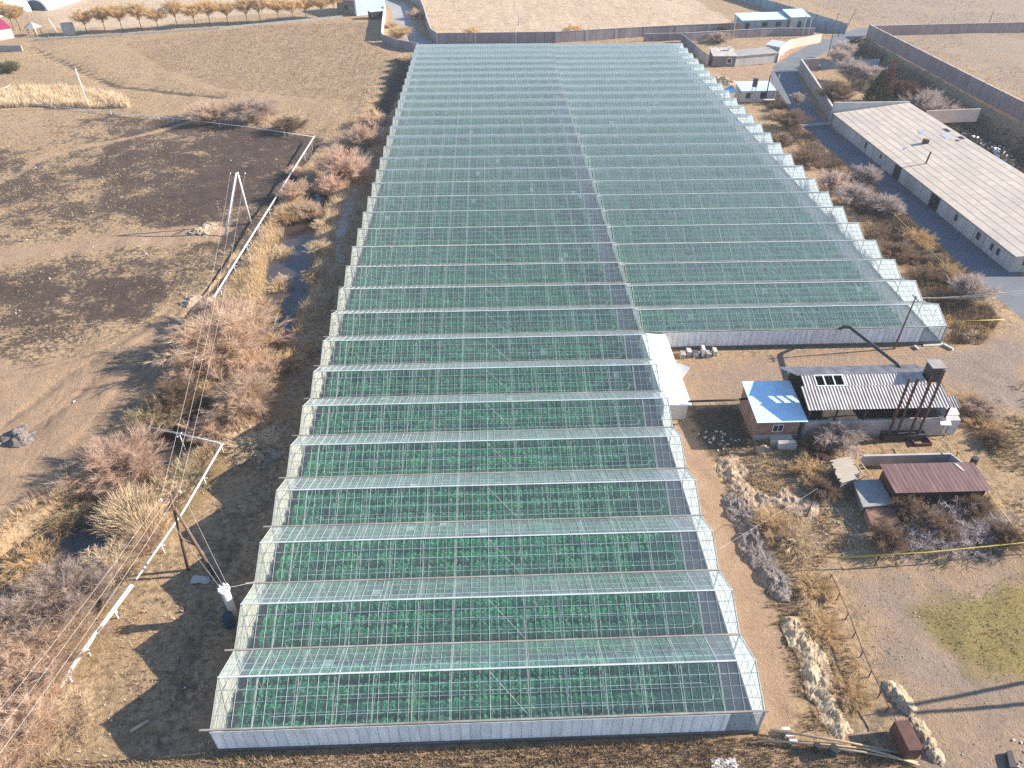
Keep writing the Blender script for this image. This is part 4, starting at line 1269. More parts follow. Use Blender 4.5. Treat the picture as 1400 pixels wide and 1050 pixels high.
def along_stream(name, n, h, w, mat, seed, lo, hi, blades=5, lean=0.5):
    r = np.random.default_rng(seed)
    x = r.uniform(-70, -22, n); y = r.uniform(24, 205, n)
    d = seg_dist(x, y, STREAM)
    k = (d > np.maximum(lo, stream_half(x, y) + 0.9)) & (d < hi + stream_half(x, y) * 0.5 + 3.5 * fbm(x / 6, y / 6, seed)) & (fbm(x / 3.5, y / 3.5, seed + 5) > 0.42) & ~((np.abs(y - 46) < 6) & (d < 5.5))
    x, y = x[k], y[k]
    hh = h * r.uniform(0.45, 1.0, len(x)) * (0.4 + 1.1 * fbm(x / 3, y / 3, seed + 1))
    return tag(link(name, tuft_mesh(name, x, y, hh, np.full(len(x), w), mat, blades, lean, seed)), kind='stuff')


along_stream('bank_grass', 90000, 1.5, 0.04, M['straw'], 51, 2.0, 3.2)
along_stream('bank_grass', 60000, 1.2, 0.04, M['gold'], 52, 1.8, 4.0)
along_stream('bank_scrub', 60000, 1.2, 0.03, M['twig_tan'], 53, 2.6, 4.2, 6, 0.9)
growth('dry_grass', P['pale_top'], 26000, 0.5, 0.09, M['straw'], 54, 3, 12)
growth('dry_grass', P['brown_tr'], 26000, 0.5, 0.1, M['brownweed'], 55, 3, 14)
growth('dry_grass', P['pale_left'], 16000, 0.5, 0.09, M['gold'], 56, 3, 10)
growth('burnt_stubble', PX((100, 168), (430, 190), (400, 240), (290, 400), (0, 480), (0, 210)), 26000, 0.35, 0.05, M['darkweed'], 57, 3, 5)
growth('dry_grass', PX((1270, 455), (1330, 400), (1362, 440), (1345, 470), (1300, 472)), 2600, 0.6, 0.06, M['gold'], 15, 5)
growth('dry_grass', PX((1295, 560), (1400, 520), (1500, 560), (1500, 740), (1400, 735), (1320, 600)), 9000, 0.45, 0.06, M['olivegrass'], 18, 5, 3)


# ------------------------------------------------------------------ heaps, rubble
def heap(name, pts, wid, h, mats, label, cat, seed, kind=None):
    """rough mound along a line of world points"""
    xs = [p[0] for p in pts]; ys = [p[1] for p in pts]
    st = 0.16
    x = np.arange(min(xs) - wid, max(xs) + wid, st); y = np.arange(min(ys) - wid, max(ys) + wid, st)
    Xh, Yh = np.meshgrid(x, y)
    d = seg_dist(Xh, Yh, pts) + (fbm(Xh / 1.6, Yh / 1.6, seed) - 0.5) * wid * 2.0
    k = np.clip(1 - d / wid, 0, 1)
    Zh = h * k * (0.15 + 1.3 * fbm(Xh / 1.1, Yh / 1.1, seed + 2)) + (fbm(Xh / 0.4, Yh / 0.4, seed + 4) - 0.5) * 0.5 * np.sqrt(k)
    Zg = ground_z(Xh, Yh)
    Zh = np.where(k > 0, Zg + Zh + 0.03, Zg - 0.4)
    nxh, nyh = len(x), len(y)
    idx = np.arange(nxh * nyh).reshape(nyh, nxh)
    Fh = np.stack([idx[:-1, :-1], idx[:-1, 1:], idx[1:, 1:], idx[1:, :-1]], -1)
    keep = (k[:-1, :-1] + k[1:, 1:] + k[:-1, 1:] + k[1:, :-1]) > 0
    me = np_mesh(name, np.stack([Xh, Yh, Zh], -1).reshape(-1, 3), Fh[keep], mats)
    return tag(link(name, me), label, cat, None, kind)


def heap_mat(name, a, b, c):
    t = NT(name)
    p = pos(t)
    n1 = t.noise(p, 1.6, 8, 0.75); n2 = t.noise(p, 7, 6, 0.8)
    k = t.mix(t.ramp(n1, 0.4, 0.62), a, b)
    k = t.mix(t.ramp(n2, 0.52, 0.68), k, c)
    return t.done(t.bsdf(k, 0.95, 0, 0.1, n2, 0.3))


M['straw_heap'] = heap_mat('straw_dung', (0.5, 0.4, 0.27), (0.24, 0.17, 0.11), (0.62, 0.52, 0.38))
M['ash_heap'] = heap_mat('ash_and_brush', (0.09, 0.075, 0.07), (0.2, 0.17, 0.155), (0.42, 0.37, 0.33))
M['mixed_heap'] = heap_mat('dung_and_straw', (0.17, 0.12, 0.09), (0.44, 0.33, 0.22), (0.56, 0.46, 0.34))
M['sand_heap'] = heap_mat('sandy_earth', (0.38, 0.29, 0.21), (0.26, 0.19, 0.14), (0.46, 0.37, 0.28))
heap('dung_heap', PX((995, 630), (1012, 660), (1030, 690)), 1.6, 0.45, M['mixed_heap'], 'mottled brown and straw dung heap below the near white lean-to', 'heap', 31)
heap('ash_heap', PX((1008, 690), (1022, 725), (1050, 775), (1068, 805)), 1.5, 0.5, M['ash_heap'], 'long grey black heap of ash and brush beside the dirt lane', 'heap', 32)
heap('straw_heap', PX((1090, 862), (1108, 900), (1128, 945), (1148, 1000)), 1.35, 0.45, M['straw_heap'], 'long pale yellow straw heap left of the wire fence', 'heap', 33)
heap('straw_heap', PX((1222, 940), (1240, 965)), 0.9, 0.5, M['straw_heap'], 'small pale straw heap right of the fence above the rusty box', 'heap', 34)
heap('straw_heap', PX((1256, 990), (1268, 1010), (1282, 1035)), 0.6, 0.3, M['straw_heap'], 'small straw heap right of the rusty box', 'heap', 35)
heap('sand_mound', PX((1048, 684), (1070, 678), (1098, 684), (1108, 695), (1090, 700)), 1.2, 0.5, M['sand_heap'], 'curved sandy mound with a dark hollow beside the rusty thin post', 'mound', 36)
heap('earth_mound', PX((22, 592), (30, 600)), 1.5, 0.9, M['ash_heap'], 'small dark earth mound on the bare field at the left edge', 'mound', 37)
heap('earth_mound', PX((262, 410), (275, 412)), 2.0, 0.8, M['sand_heap'], 'earth mound beside the white pipe where the track meets the bare field', 'mound', 38)
heap('earth_mound', PX((272, 318), (290, 310)), 2.0, 0.9, M['sand_heap'], 'earth mound at the right end of the pale dirt track', 'mound', 39)
heap('sawdust_heap', PX((986, 108), (996, 114)), 2.0, 1.2, M['straw_heap'], 'yellow heap at the right glasshouse edge beside the white roofed hut', 'heap', 40)


def litter(name, poly, n, smin, smax, mat, seed, z=0.02):
    r = np.random.default_rng(seed)
    xs = [p[0] for p in poly]; ys = [p[1] for p in poly]
    x = r.uniform(min(xs), max(xs), n); y = r.uniform(min(ys), max(ys), n)
    k = inside(x, y, poly); x, y = x[k], y[k]; n = len(x)
    zz = ground_z(x, y)
    s = r.uniform(smin, smax, n)
    V, Fc = [], []
    for i in range(n):
        a = r.uniform(0, 6.28)
        m = Matrix.Rotation(a, 3, 'Z') @ Matrix.Rotation(r.uniform(-0.4, 0.4), 3, 'X')
        b = len(V)
        for (u, v, w_) in ((-1, -1, 0), (1, -.8, 0), (1, 1, 0), (-.9, 1, 0), (-.8, -.7, 1), (.8, -.6, 1), (.7, .8, 1), (-.7, .6, 1)):
            q = m @ Vector((u * s[i] * 0.5 * r.uniform(.7, 1.2), v * s[i] * 0.35 * r.uniform(.7, 1.2), (w_ - 0.15) * s[i] * 0.35))
            V.append((x[i] + q.x, y[i] + q.y, zz[i] + q.z + z))
        Fc += [(b + 3, b + 2, b + 1, b), (b + 4, b + 5, b + 6, b + 7), (b, b + 1, b + 5, b + 4), (b + 1, b + 2, b + 6, b + 5), (b + 2, b + 3, b + 7, b + 6), (b + 3, b, b + 4, b + 7)]
    return tag(link(name, np_mesh(name, V, Fc, mat)), kind='stuff')


litter('litter', PX((1320, 150), (1400, 178), (1400, 215), (1340, 200), (1318, 175)), 240, 0.3, 1.2, M['snow'], 1)
litter('litter', PX((1185, 65), (1215, 75), (1240, 110), (1205, 100)), 90, 0.3, 1.0, M['paleconcrete'], 2)
litter('litter', PX((950, 590), (1000, 590), (1000, 620), (965, 612)), 46, 0.08, 0.4, M['paleconcrete'], 3)
litter('rubble', PX((1000, 600), (1180, 610), (1180, 760), (1100, 760)), 420, 0.06, 0.3, M['paleconcrete'], 4)
litter('rubble', PX((1140, 780), (1400, 770), (1400, 1050), (1260, 1050)), 110, 0.04, 0.16, M['paleconcrete'], 5)
litter('rubble', PX((300, 660), (140, 1000), (250, 1010), (320, 820)), 30, 0.05, 0.22, M['paleconcrete'], 6)
litter('litter', PX((1290, 450), (1335, 450), (1335, 462), (1300, 465)), 60, 0.1, 0.5, M['whitepaint'], 7)
litter('rubble', PX((1160, 280), (1340, 420), (1320, 460), (1250, 380)), 120, 0.1, 0.4, M['paleconcrete'], 8)
litter('litter', PX((120, 770), (172, 770), (172, 790), (120, 790)), 60, 0.15, 0.6, M['whitepaint'], 9)
litter('rubble', PX((0, 200), (400, 200), (260, 500), (0, 600)), 60, 0.1, 0.35, M['paleconcrete'], 10)
litter('litter', PX((972, 1038), (1005, 1036), (1010, 1050), (975, 1052)), 260, 0.06, 0.25, M['whitepaint'], 12)


# ------------------------------------------------------------------ pipes, poles and wires
def pipe(name, pts, r, mat, label, cat='pipe', support=None, sup_mat=None, step=7.0, arm=0.25):
    base = Vector((pts[0][0], pts[0][1], gz(pts[0][0], pts[0][1])))
    o = thing(name, label, cat, base)
    MB().tube(pts, r, 8).build('pipe_run', mat, o, True)
    if support:
        for i in range(len(pts) - 1):
            a, b = Vector(pts[i]), Vector(pts[i + 1])
            n = max(1, int((b - a).length / step))
            for k in range(n):
                q = a + (b - a) * ((k + 0.5) / n)
                mb = MB()
                g = gz(q.x, q.y)
                d = (b - a).normalized(); s = Vector((-d.y, d.x, 0)) * arm
                mb.beam((q.x, q.y, g - 0.2), (q.x, q.y, q.z - r), support, support)
                mb.beam(q - s - Vector((0, 0, r + 0.03)), q + s - Vector((0, 0, r + 0.03)), support * 0.8, support * 0.8)
                mb.build('support_post', sup_mat or mat, o)
    return o


def A3(px, py, z): return tuple(at(px, py, z))


pipe('white_pipe', [A3(430, 186, 1.3), A3(360, 297, 1.3), A3(290, 410, 1.3), A3(232, 500, 1.2)], 0.13, M['pipewhite'], 'straight white pipe on posts running along the burnt field edge', support=0.1, arm=0.5)
pipe('thin_pipe', [A3(428, 187, 1.0), A3(350, 175, 0.9), A3(250, 163, 0.8), A3(120, 150, 0.6), A3(30, 141, 0.5)], 0.08, M['pipewhite'], 'thin grey pipe crossing behind the burnt field from the pipe bend', support=0.08, step=12)
pipe('white_pipe', [A3(192, 581, 1.0), A3(300, 606, 1.3), A3(303, 609, 1.3), A3(250, 700, 1.3), A3(186, 792, 1.2)], 0.1, M['pipewhite'], 'angled white pipe with a sharp corner crossing the stream by the wooden pole', support=0.09, step=9, arm=0.4)
pipe('thick_pipe', [A3(180, 800, 1.2), A3(128, 870, 1.1), A3(105, 902, 1.1), A3(78, 945, 0.9)], 0.2, M['pipewhite'], 'thick white pipe at lower left below the angled pipe', support=0.12, step=6, arm=0.3)
pipe('overhead_pipe', [A3(941, 549, 2.9), A3(1000, 547, 3.0), A3(1022, 545, 2.9)], 0.13, M['darkmetal'], 'dark pipe from the near white lean-to to the blue roofed house')
pipe('overhead_pipe', [(46.2, 77.6, 2.6), (46.2, 76.6, 3.6), (46.5, 76.0, 3.9), (47.6, 66.0, 5.2), (47.6, 65.2, 5.2)], 0.2, M['darkmetal'], 'dark duct from the boiler shed roof to the right glasshouse front wall')
pipe('gas_pipe', [A3(1296, 439, 2.9), A3(1340, 438, 2.8), A3(1373, 437, 2.6)], 0.05, M['yellow'], 'yellow pipe from the right glasshouse corner to the roadside', support=0.06, step=12)
pipe('gas_pipe', [A3(1135, 763, 1.4), A3(1270, 755, 1.6), A3(1400, 742, 1.7), A3(1500, 733, 1.8)], 0.06, M['yellow'], 'yellow pipe along the lower side of the bare garden', support=0.09, sup_mat=M['darkmetal'], step=9)
pipe('gas_pipe', [A3(1287, 588, 2.2), A3(1335, 650, 2.0), A3(1362, 690, 1.9), A3(1400, 738, 1.8)], 0.05, M['yellow'], 'yellow pipe running diagonally past the right end of the rusty shed', support=0.07, sup_mat=M['darkmetal'], step=9)
pipe('gas_pipe', [A3(1190, 262, 1.4), A3(1225, 295, 1.4), A3(1270, 340, 1.4), A3(1320, 393, 1.4)], 0.05, M['yellow'], 'yellow pipe along the scrub strip beside the road', support=0.06, step=8)


def pole(label, bx, by, h, r=0.14, mat='greypole', top=None, arms=(), name='power_pole', cat='pole', ins=True):
    g = gz(bx, by)
    o = thing(name, label, cat, (bx, by, g))
    t = top or (bx, by, h)
    MB().tube([(bx, by, g - 0.3), ((bx + t[0]) / 2, (by + t[1]) / 2, t[2] / 2), t], r, 8, r * 0.65).build('shaft', M[mat], o, True)
    for (z, L, ang) in arms:
        c = Vector((bx + (t[0] - bx) * z / h, by + (t[1] - by) * z / h, z))
        d = Vector((math.cos(ang), math.sin(ang), 0)) * L
        MB().beam(c - d + Vector((0, 0, 0.02)), c + d + Vector((0, 0, 0.02)), 0.09, 0.09).build('crossarm', M['darkmetal' if mat != 'greypole' else 'greypole'], o)
        if ins:
            for s in (-0.9, 0, 0.9):
                q = c + d * s
                MB().tube([q + Vector((0, 0, 0.07)), q + Vector((0, 0, 0.32))], 0.07, 6, 0.04).build('insulator', M['whitepaint'], o)
    return o


# concrete A-frame pole on the burnt field
b1, b2 = at(307, 322), at(343, 305)
ax, ay = (b1.x + b2.x) / 2 + 2.3, (b1.y + b2.y) / 2
AH = hgt(ax, ay, 236)
af = thing('power_pole', 'concrete A-frame power pole standing on the burnt field', 'pole', (ax, ay, 0))
for b in (b1, b2):
    MB().tube([(b.x, b.y, -0.3), (ax + (b.x - ax) * 0.05, ay + (b.y - ay) * 0.05, AH)], 0.19, 8, 0.14).build('leg', M['pipewhite'], af, True)
MB().beam((b1.x * 0.5 + ax * 0.5, b1.y * 0.5 + ay * 0.5, AH * 0.5), (b2.x * 0.5 + ax * 0.5, b2.y * 0.5 + ay * 0.5, AH * 0.5), 0.12).build('brace', M['darkmetal'], af)
MB().beam((ax - 1.3, ay, AH - 0.3), (ax + 1.3, ay, AH - 0.3), 0.1).build('crossarm', M['darkmetal'], af)
for s in (-1.2, 0, 1.2):
    MB().tube([(ax + s, ay, AH - 0.24), (ax + s, ay, AH + 0.05)], 0.07, 6, 0.04).build('insulator', M['whitepaint'], af)
# wooden pole with a strut near the stream
w1, w2 = at(257, 779), at(292, 785)
wx, wy = w1.x + 1.2, w1.y + 0.1
WH = hgt(wx, wy, 676)
wp = thing('power_pole', 'brown wooden power pole with a leaning strut beside the white pipe', 'pole', (w1.x, w1.y, 0))
MB().tube([(w1.x, w1.y, -0.3), (wx, wy, WH)], 0.15, 8, 0.11).build('shaft', M['wood'], wp, True)
st_top = Vector((w1.x + (wx - w1.x) * 0.8 + 0.12, w1.y + 0.1, WH * 0.82))
MB().tube([(w2.x, w2.y, -0.3), st_top], 0.13, 8, 0.1).build('strut', M['wood'], wp, True)
MB().beam(Vector((w1.x, w1.y, 0)).lerp(Vector((wx, wy, WH)), 0.45), Vector((w2.x, w2.y, 0)).lerp(st_top, 0.45), 0.12).build('brace', M['wood'], wp)
for dz, L in ((0.35, 1.0), (1.6, 1.2)):
    MB().beam((wx - L * 0.7, wy - L * 0.5, WH - dz), (wx + L * 0.7, wy + L * 0.5, WH - dz), 0.1).build('crossarm', M['wood'], wp)
for s in (-1, 0, 1):
    MB().tube([(wx + s * 0.65, wy + s * 0.45, WH - 0.3), (wx + s * 0.65, wy + s * 0.45, WH + 0.0)], 0.08, 6, 0.05).build('insulator', M['whitepaint'], wp)
# short post with insulators beside the glasshouse
ip = at(322, 845)
IH = hgt(ip.x, ip.y, 806)
ps = thing('insulator_post', 'stout pale post crowned with insulators beside the left glasshouse wall', 'post', (ip.x, ip.y, 0))
MB().tube([(ip.x, ip.y, -0.3), (ip.x, ip.y, IH)], 0.3, 12, 0.38).build('shaft', M['plaster'], ps, True)
MB().tube([(ip.x, ip.y, IH), (ip.x, ip.y, IH + 0.1)], 0.5, 12).build('cap', M['whitepaint'], ps)
for k in range(7):
    a = k * 0.9
    MB().tube([(ip.x + 0.4 * math.cos(a), ip.y + 0.4 * math.sin(a), IH + 0.1), (ip.x + 0.4 * math.cos(a), ip.y + 0.4 * math.sin(a), IH + 0.38)], 0.07, 6, 0.05).build('insulator', M['whitepaint'], ps)
MB().tube([(ip.x - 0.2, ip.y - 0.75, 0.0), (ip.x - 0.2, ip.y - 0.75, 1.5)], 0.42, 14).build('drum', M['bluedrum'], ps)


def wire(p, q, sag, label, group=None, r=0.012):
    p, q = Vector(p), Vector(q)
    pts = []
    for i in range(13):
        t = i / 12
        v = p.lerp(q, t); v.z -= sag * 4 * t * (1 - t)
        pts.append(v)
    return whole('power_wire', MB().tube(pts, r, 4), M['wire'], label, 'wire', group)


for i, s in enumerate((-1, 0, 1)):
    wire((wx + s * 0.65, wy + s * 0.45, WH), at(-170 + i * 24, 1170 + i * 10, 8.0), 0.7, ['leftmost', 'middle', 'rightmost'][i] + ' of three wires from the wooden pole to the bottom left corner', 'wires to the lower left', 0.011)
    wire((wx + s * 0.8, wy + s * 0.55, WH - 1.6), (ip.x + s * 0.35, ip.y + 0.1, IH + 0.3), 0.2, ['left', 'middle', 'right'][i] + ' wire from the wooden pole down to the insulator post', 'wires to the insulator post', 0.012)
    wire((wx + s * 0.65, wy + s * 0.45, WH), (ax + s * 1.2, ay, AH), 1.2, ['left', 'middle', 'right'][i] + ' wire between the wooden pole and the A-frame pole', 'wires to the A-frame pole', 0.012)
wire((ip.x + 0.4, ip.y, IH + 0.25), (-20.9, ip.y + 1.5, 3.1), 0.05, 'short wire from the insulator post to the glasshouse gutter')

pole('pale straight pole alone in the far left field behind the reeds', *at(122, 148)[:2], hgt(*at(122, 148)[:2], 93), 0.16, 'pipewhite', arms=())
yp = at(1222, 477)
YH = hgt(yp.x, yp.y, 405)
pole('dark wooden pole in front of the right glasshouse, by the duct', yp.x, yp.y, YH, 0.13, 'wood', top=(yp.x + 0.2, yp.y, YH), arms=((YH - 0.3, 0.8, 1.57),))
for i, (pyy, dz) in enumerate(((392, 0.05), (400, -0.1), (405, -0.3), (412, -0.6))):
    wire((yp.x + 0.2, yp.y + (i - 1.5) * 0.45, YH + dz), at(1500, pyy - 8, 8.0), 0.35, ['topmost', 'second', 'third', 'lowest'][i] + ' of four wires from the dark wooden pole across the road', 'wires across the road')
for i, (bx, by, ty, mt, lb) in enumerate(((1131, 79, 18, 'wood', 'dark tall pole at the bend of the road by the beige wall'), (1096, 52, 8, 'greypole', 'pale pole left of the far road behind the beige wall'),
                                          (1104, 51, 24, 'greypole', 'shorter pale pole beside the beige wall end'), (1152, 48, 12, 'wood', 'dark leaning pole near the blue fence end at the far road'),
                                          (1146, 50, 28, 'wood', 'short dark pole beside the leaning one at the far road'), (1001, 55, 21, 'greypole', 'pale pole behind the grey stone house'),
                                          (1352, 32, 12, 'wood', 'dark pole behind the far right wall'), (52, 51, 33, 'pipewhite', 'white pole right of the grey gazebo'),
                                          (78, 43, 25, 'pipewhite', 'leaning white pole beside the pale tank'), (709, 35, 4, 'greypole', 'thin pole in the pale field behind the far wall'),
                                          (1305, 14, 2, 'greypole', 'tiny pale pole beside the far right track'))):
    q = at(bx, by)
    h = hgt(q.x, q.y, ty)
    lean = 0.0 if i not in (3, 8) else (2.5 if i == 3 else -1.5)
    pole(lb, q.x, q.y, h, 0.15, mt, top=(q.x + lean, q.y, h), arms=((h - 0.4, 0.8, 0.3),) if i in (0, 3) else ())
# pole outside the right edge that throws its shadow on the lower right field
for (bx, by, tx, ty) in ((55.2, 31.6, 56.0, 29.8), (55.2, 28.0, 56.0, 29.6)):
    pass
op = thing('power_pole', 'A-frame pole beyond the right edge that throws two long shadows at lower right', 'pole', (54.0, 29.6, 0))
for by in (31.2, 28.2):
    MB().tube([(54.4, by, -0.3), (54.4, 29.7 + (by - 29.7) * 0.1, 11.4)], 0.19, 8, 0.15).build('leg', M['greypole'], op, True)
MB().beam((54.4, 31.0, 5.2), (54.4, 28.6, 5.2), 0.12).build('brace', M['darkmetal'], op)
MB().beam((53.5, 29.7, 10.8), (55.5, 29.7, 10.8), 0.12).build('crossarm', M['darkmetal'], op)
# thin post with stay wires
tp = at(1103, 706)
TH = hgt(tp.x, tp.y, 668)
pole('thin rusty post with stay wires beside the sandy mound', tp.x, tp.y, TH, 0.06, 'rust', name='thin_post', cat='post', top=(tp.x + 0.05, tp.y, TH))
wire((tp.x, tp.y, TH), A3(900, 800, 0.9), 0.15, 'stay wire from the thin rusty post down across the dirt lane', None, 0.015)
wire((tp.x, tp.y, TH), A3(1180, 735, 1.2), 0.1, 'stay wire from the thin rusty post toward the walled garden', None, 0.018)

# ------------------------------------------------------------------ buildings on the right
# blue roofed brick house
bh = thing('brick_house', 'small brick house with pale blue sheet roof joined to the boiler shed', 'house', (32, 62, 0))
MB().prism([(29.5, 59.1), (34.3, 59.1), (34.3, 65.0), (29.5, 65.0)], 0, [3.05, 3.05, 3.35, 3.35]).build('wall', M['brick'], bh)
MB().box(29.42, 34.38, 59.0, 59.08, -0.2, 0.85).build('plinth', M['concrete'], bh)
rf = MB().corr((29.05, 58.4, 3.2), (34.75, 58.4, 3.2), (29.3, 65.4, 3.6), 0.3, 0.012).build('roof', M['blueroof'], bh, True)
wi = MB().box(31.3, 32.5, 59.02, 59.098, 1.3, 2.3).build('window', M['whitepaint'], bh)
MB().box(31.38, 31.86, 59.0, 59.018, 1.38, 2.22).build('pane', M['void'], wi)
MB().box(31.94, 32.42, 59.0, 59.018, 1.38, 2.22).build('pane', M['void'], wi)
# boiler shed
bs = thing('boiler_shed', 'open fronted boiler shed with grey corrugated gable roof and four rusty stacks', 'shed', (43, 63, 0))
MB().box(35.0, 51.0, 59.2, 59.5, 0, 2.5).build('front_wall', M['whitebrick'], bs)
MB().box(35.0, 51.0, 65.8, 66.1, 0, 4.2).build('back_wall', M['darkmetal'], bs)  # near-black tone carries the shade inside the open shed
MB().box(50.7, 51.0, 59.52, 65.78, 0, 3.6).build('side_wall', M['whitebrick'], bs)
MB().box(35.0, 35.3, 59.52, 65.78, 0, 2.4).build('side_wall', M['whitebrick'], bs)
MB().box(35.3, 50.7, 59.5, 65.8, 0.01, 0.05).build('floor', M['soil'], bs)  # dark floor tone paints the unlit interior
for x in (35.2, 38.2, 41.5, 44.8, 48.0, 50.8):
    MB().beam((x, 59.35, 2.5), (x, 59.35, 4.2), 0.16).build('post', M['darkmetal'], bs)
    MB().beam((x, 59.3, 4.2), (x, 63.3, 5.7), 0.12).build('rafter', M['darkmetal'], bs)
# front slope with three open skylight cells: built as sheets round the hole
e0, e1, rz_, ez = 34.0, 50.6, 5.85, 4.45
ry, fy = 63.35, 58.85


def fr_pt(x, k): return (x, fy + (ry - fy) * k, ez + (rz_ - ez) * k)


rr = MB()
rr.corr(fr_pt(34.6, 0), fr_pt(50.6, 0), fr_pt(34.6, 0.68), 0.36, 0.036)
rr.corr(fr_pt(35.0, 0.66), fr_pt(36.4, 0.66), fr_pt(35.0, 1.0), 0.36, 0.036)
rr.corr(fr_pt(39.8, 0.665), fr_pt(49.0, 0.665), fr_pt(39.8, 1.0), 0.36, 0.036)
rr.corr(fr_pt(50.6, -0.02), fr_pt(51.6, -0.02), fr_pt(50.6, 0.3), 0.3, 0.05)
fr_ = rr.build('front_roof', M['asbestos'], bs, True)
sk = MB()
for x in (36.5, 37.5, 38.6, 39.7): sk.beam(fr_pt(x, 0.7), fr_pt(x, 0.98), 0.12)
sk.beam(fr_pt(36.4, 0.68), fr_pt(39.8, 0.68), 0.12); sk.beam(fr_pt(36.4, 0.99), fr_pt(39.8, 0.99), 0.12)
sk.build('skylight_frame', M['whitepaint'], fr_)
MB().corr((33.6, 66.5, 4.75), (50.2, 66.5, 4.75), (34.6, 63.35, 5.85), 0.36, 0.05).build('rear_roof', M['asbestos'], bs, True)
for (x, tpy) in ((44.6, 517), (45.5, 517), (47.0, 516), (48.0, 506)):
    H = hgt(x, 58.6, tpy)
    tx = x - 0.35
    mb = MB().tube([(x, 58.6, 0.3), (tx, 58.6, H)], 0.15, 10, 0.14)
    for k in range(1, 5):
        q = Vector((x, 58.6, 0.3)).lerp(Vector((tx, 58.6, H)), k / 5)
        mb.tube([q, q + Vector((0, 0, 0.12))], 0.18, 10)
    mb.build('chimney_stack', M['rust'], bs)
MB().box(44.0, 48.8, 58.3, 59.19, -0.1, 0.9).build('furnace_base', M['darkmetal'], bs)
tw = MB().box(49.4, 50.7, 62.4, 63.8, 5.2, 7.2).build('roof_cabin', M['darkmetal'], bs)
MB().box(49.25, 50.85, 62.25, 63.95, 7.203, 7.3).build('cabin_roof', M['concrete'], tw)
for (x0, y0) in ((49.4, 62.4), (50.6, 62.4), (49.4, 63.7), (50.6, 63.7)):
    MB().beam((x0, y0, 3.5), (x0, y0, 5.2), 0.12).build('cabin_leg', M['darkmetal'], tw)
# white cabinet
cb = thing('metal_cabinet', 'white sheet cabinet with an open flap at the right end of the boiler shed', 'cabinet', (52.0, 60.0, 0))
MB().prism([(51.1, 59.2), (52.7, 59.2), (52.7, 60.9), (51.1, 60.9)], 0, [2.2, 2.2, 2.6, 2.6]).build('body', M['paleconcrete'], cb)
MB().slab((50.95, 59.9, 2.45), (52.85, 59.9, 2.45), (52.85, 61.1, 2.75), (50.95, 61.1, 2.75), 0.04).build('roof', M['whitepaint'], cb)
MB().slab((50.3, 58.8, 1.9), (51.5, 58.7, 1.9), (51.5, 59.6, 2.5), (50.3, 59.7, 2.5), 0.04).build('flap', M['whiteroof'], cb)
MB().beam((51.1, 58.6, 0), (51.1, 58.6, 1.9), 0.06).build('leg', M['darkmetal'], cb)
# rusty shed
rs = thing('rusty_shed', 'low shed with dark rust brown sheet roof above the bare garden', 'shed', (45, 50, 0))
MB().prism([(40.4, 48.8), (49.7, 48.8), (49.9, 51.8), (40.4, 51.8)], 0, [2.1, 2.1, 2.4, 2.4]).build('wall', M['rustwall'], rs)
rf = MB().corr((40.05, 48.3, 2.3), (49.98, 48.3, 2.3), (40.05, 52.1, 2.65), 0.45, 0.006).build('roof', M['rustroof'], rs, True)
MB().tube([(50.3, 52.4, 0), (50.3, 52.4, 2.9)], 0.35, 8).build('chimney', M['darkmetal'], rs)
MB().slab((48.2, 50.9, 2.59), (48.5, 50.9, 2.59), (48.1, 51.9, 2.68), (47.8, 51.9, 2.68), 0.02).build('bare_patch', M['asbestos'], rf)
# walled enclosure behind the shed
en = thing('garden_wall', 'low concrete wall enclosing the strip behind the rusty shed', 'wall', (44.5, 54.7, 0))
MB().box(39.8, 49.3, 54.5, 54.75, 0, 1.5).build('back_panel', M['plaster'], en)
MB().prism([(49.32, 54.75), (49.32, 54.4), (50.0, 52.6), (50.25, 52.6)], 0, 1.5).build('side_panel', M['plaster'], en)
# plank roof hut, slab, brick box
hut = thing('plank_hut', 'low hut roofed with weathered grey planks left of the rusty shed', 'hut', (37.5, 53, 0))
c = [at(1137, 629, 1.6), at(1163, 624, 1.6), at(1176, 653, 1.5), at(1150, 661, 1.5)]
MB().prism([(c[3].x + .2, c[3].y + .2), (c[2].x - .2, c[2].y + .2), (c[1].x - .2, c[1].y - .2), (c[0].x + .2, c[0].y - .2)], 0, 1.45).build('wall', M['rubblestone'], hut)
for k in range(14):
    a, b = k / 14, (k + 0.9) / 14
    j = random.uniform(-0.15, 0.2)
    p0, p1 = c[0].lerp(c[3], a), c[1].lerp(c[2], a); q0, q1 = c[0].lerp(c[3], b), c[1].lerp(c[2], b)
    d = (p1 - p0).normalized() * j
    MB().slab(q0 - d, q1 + d, p1 + d, p0 - d, 0.05).build('plank', M['plank'], hut)
sl = thing('slab_roof', 'flat grey concrete roof slab in the shade of the rusty shed', 'roof slab', (39, 50, 0))
c = [at(1166, 656, 1.2), at(1203, 655, 1.2), at(1222, 690, 1.1), at(1180, 694, 1.1)]
MB().prism([(c[3].x, c[3].y), (c[2].x, c[2].y), (c[1].x, c[1].y), (c[0].x, c[0].y)], 1.0, 1.18).build('slab', M['concrete'], sl)
MB().prism([(c[3].x + .2, c[3].y + .2), (c[2].x - .2, c[2].y + .2), (c[1].x - .2, c[1].y - .2), (c[0].x + .2, c[0].y - .2)], 0, 0.99).build('wall', M['rubblestone'], sl)
bp = MB()
c = [at(1183, 696, 0.9), at(1218, 692, 0.9), at(1232, 715, 0.8), at(1192, 720, 0.8)]
bp.prism([(c[3].x, c[3].y), (c[2].x, c[2].y), (c[1].x, c[1].y), (c[0].x, c[0].y)], 0, 0.9)
whole('brick_stack', bp, M['brick'], 'stack of old red bricks below the flat slab roof', 'bricks')
lad = thing('broken_frame', 'broken pale timber frame leaning between the plank hut and the rusty shed', 'frame', (39.3, 52.8, 0))
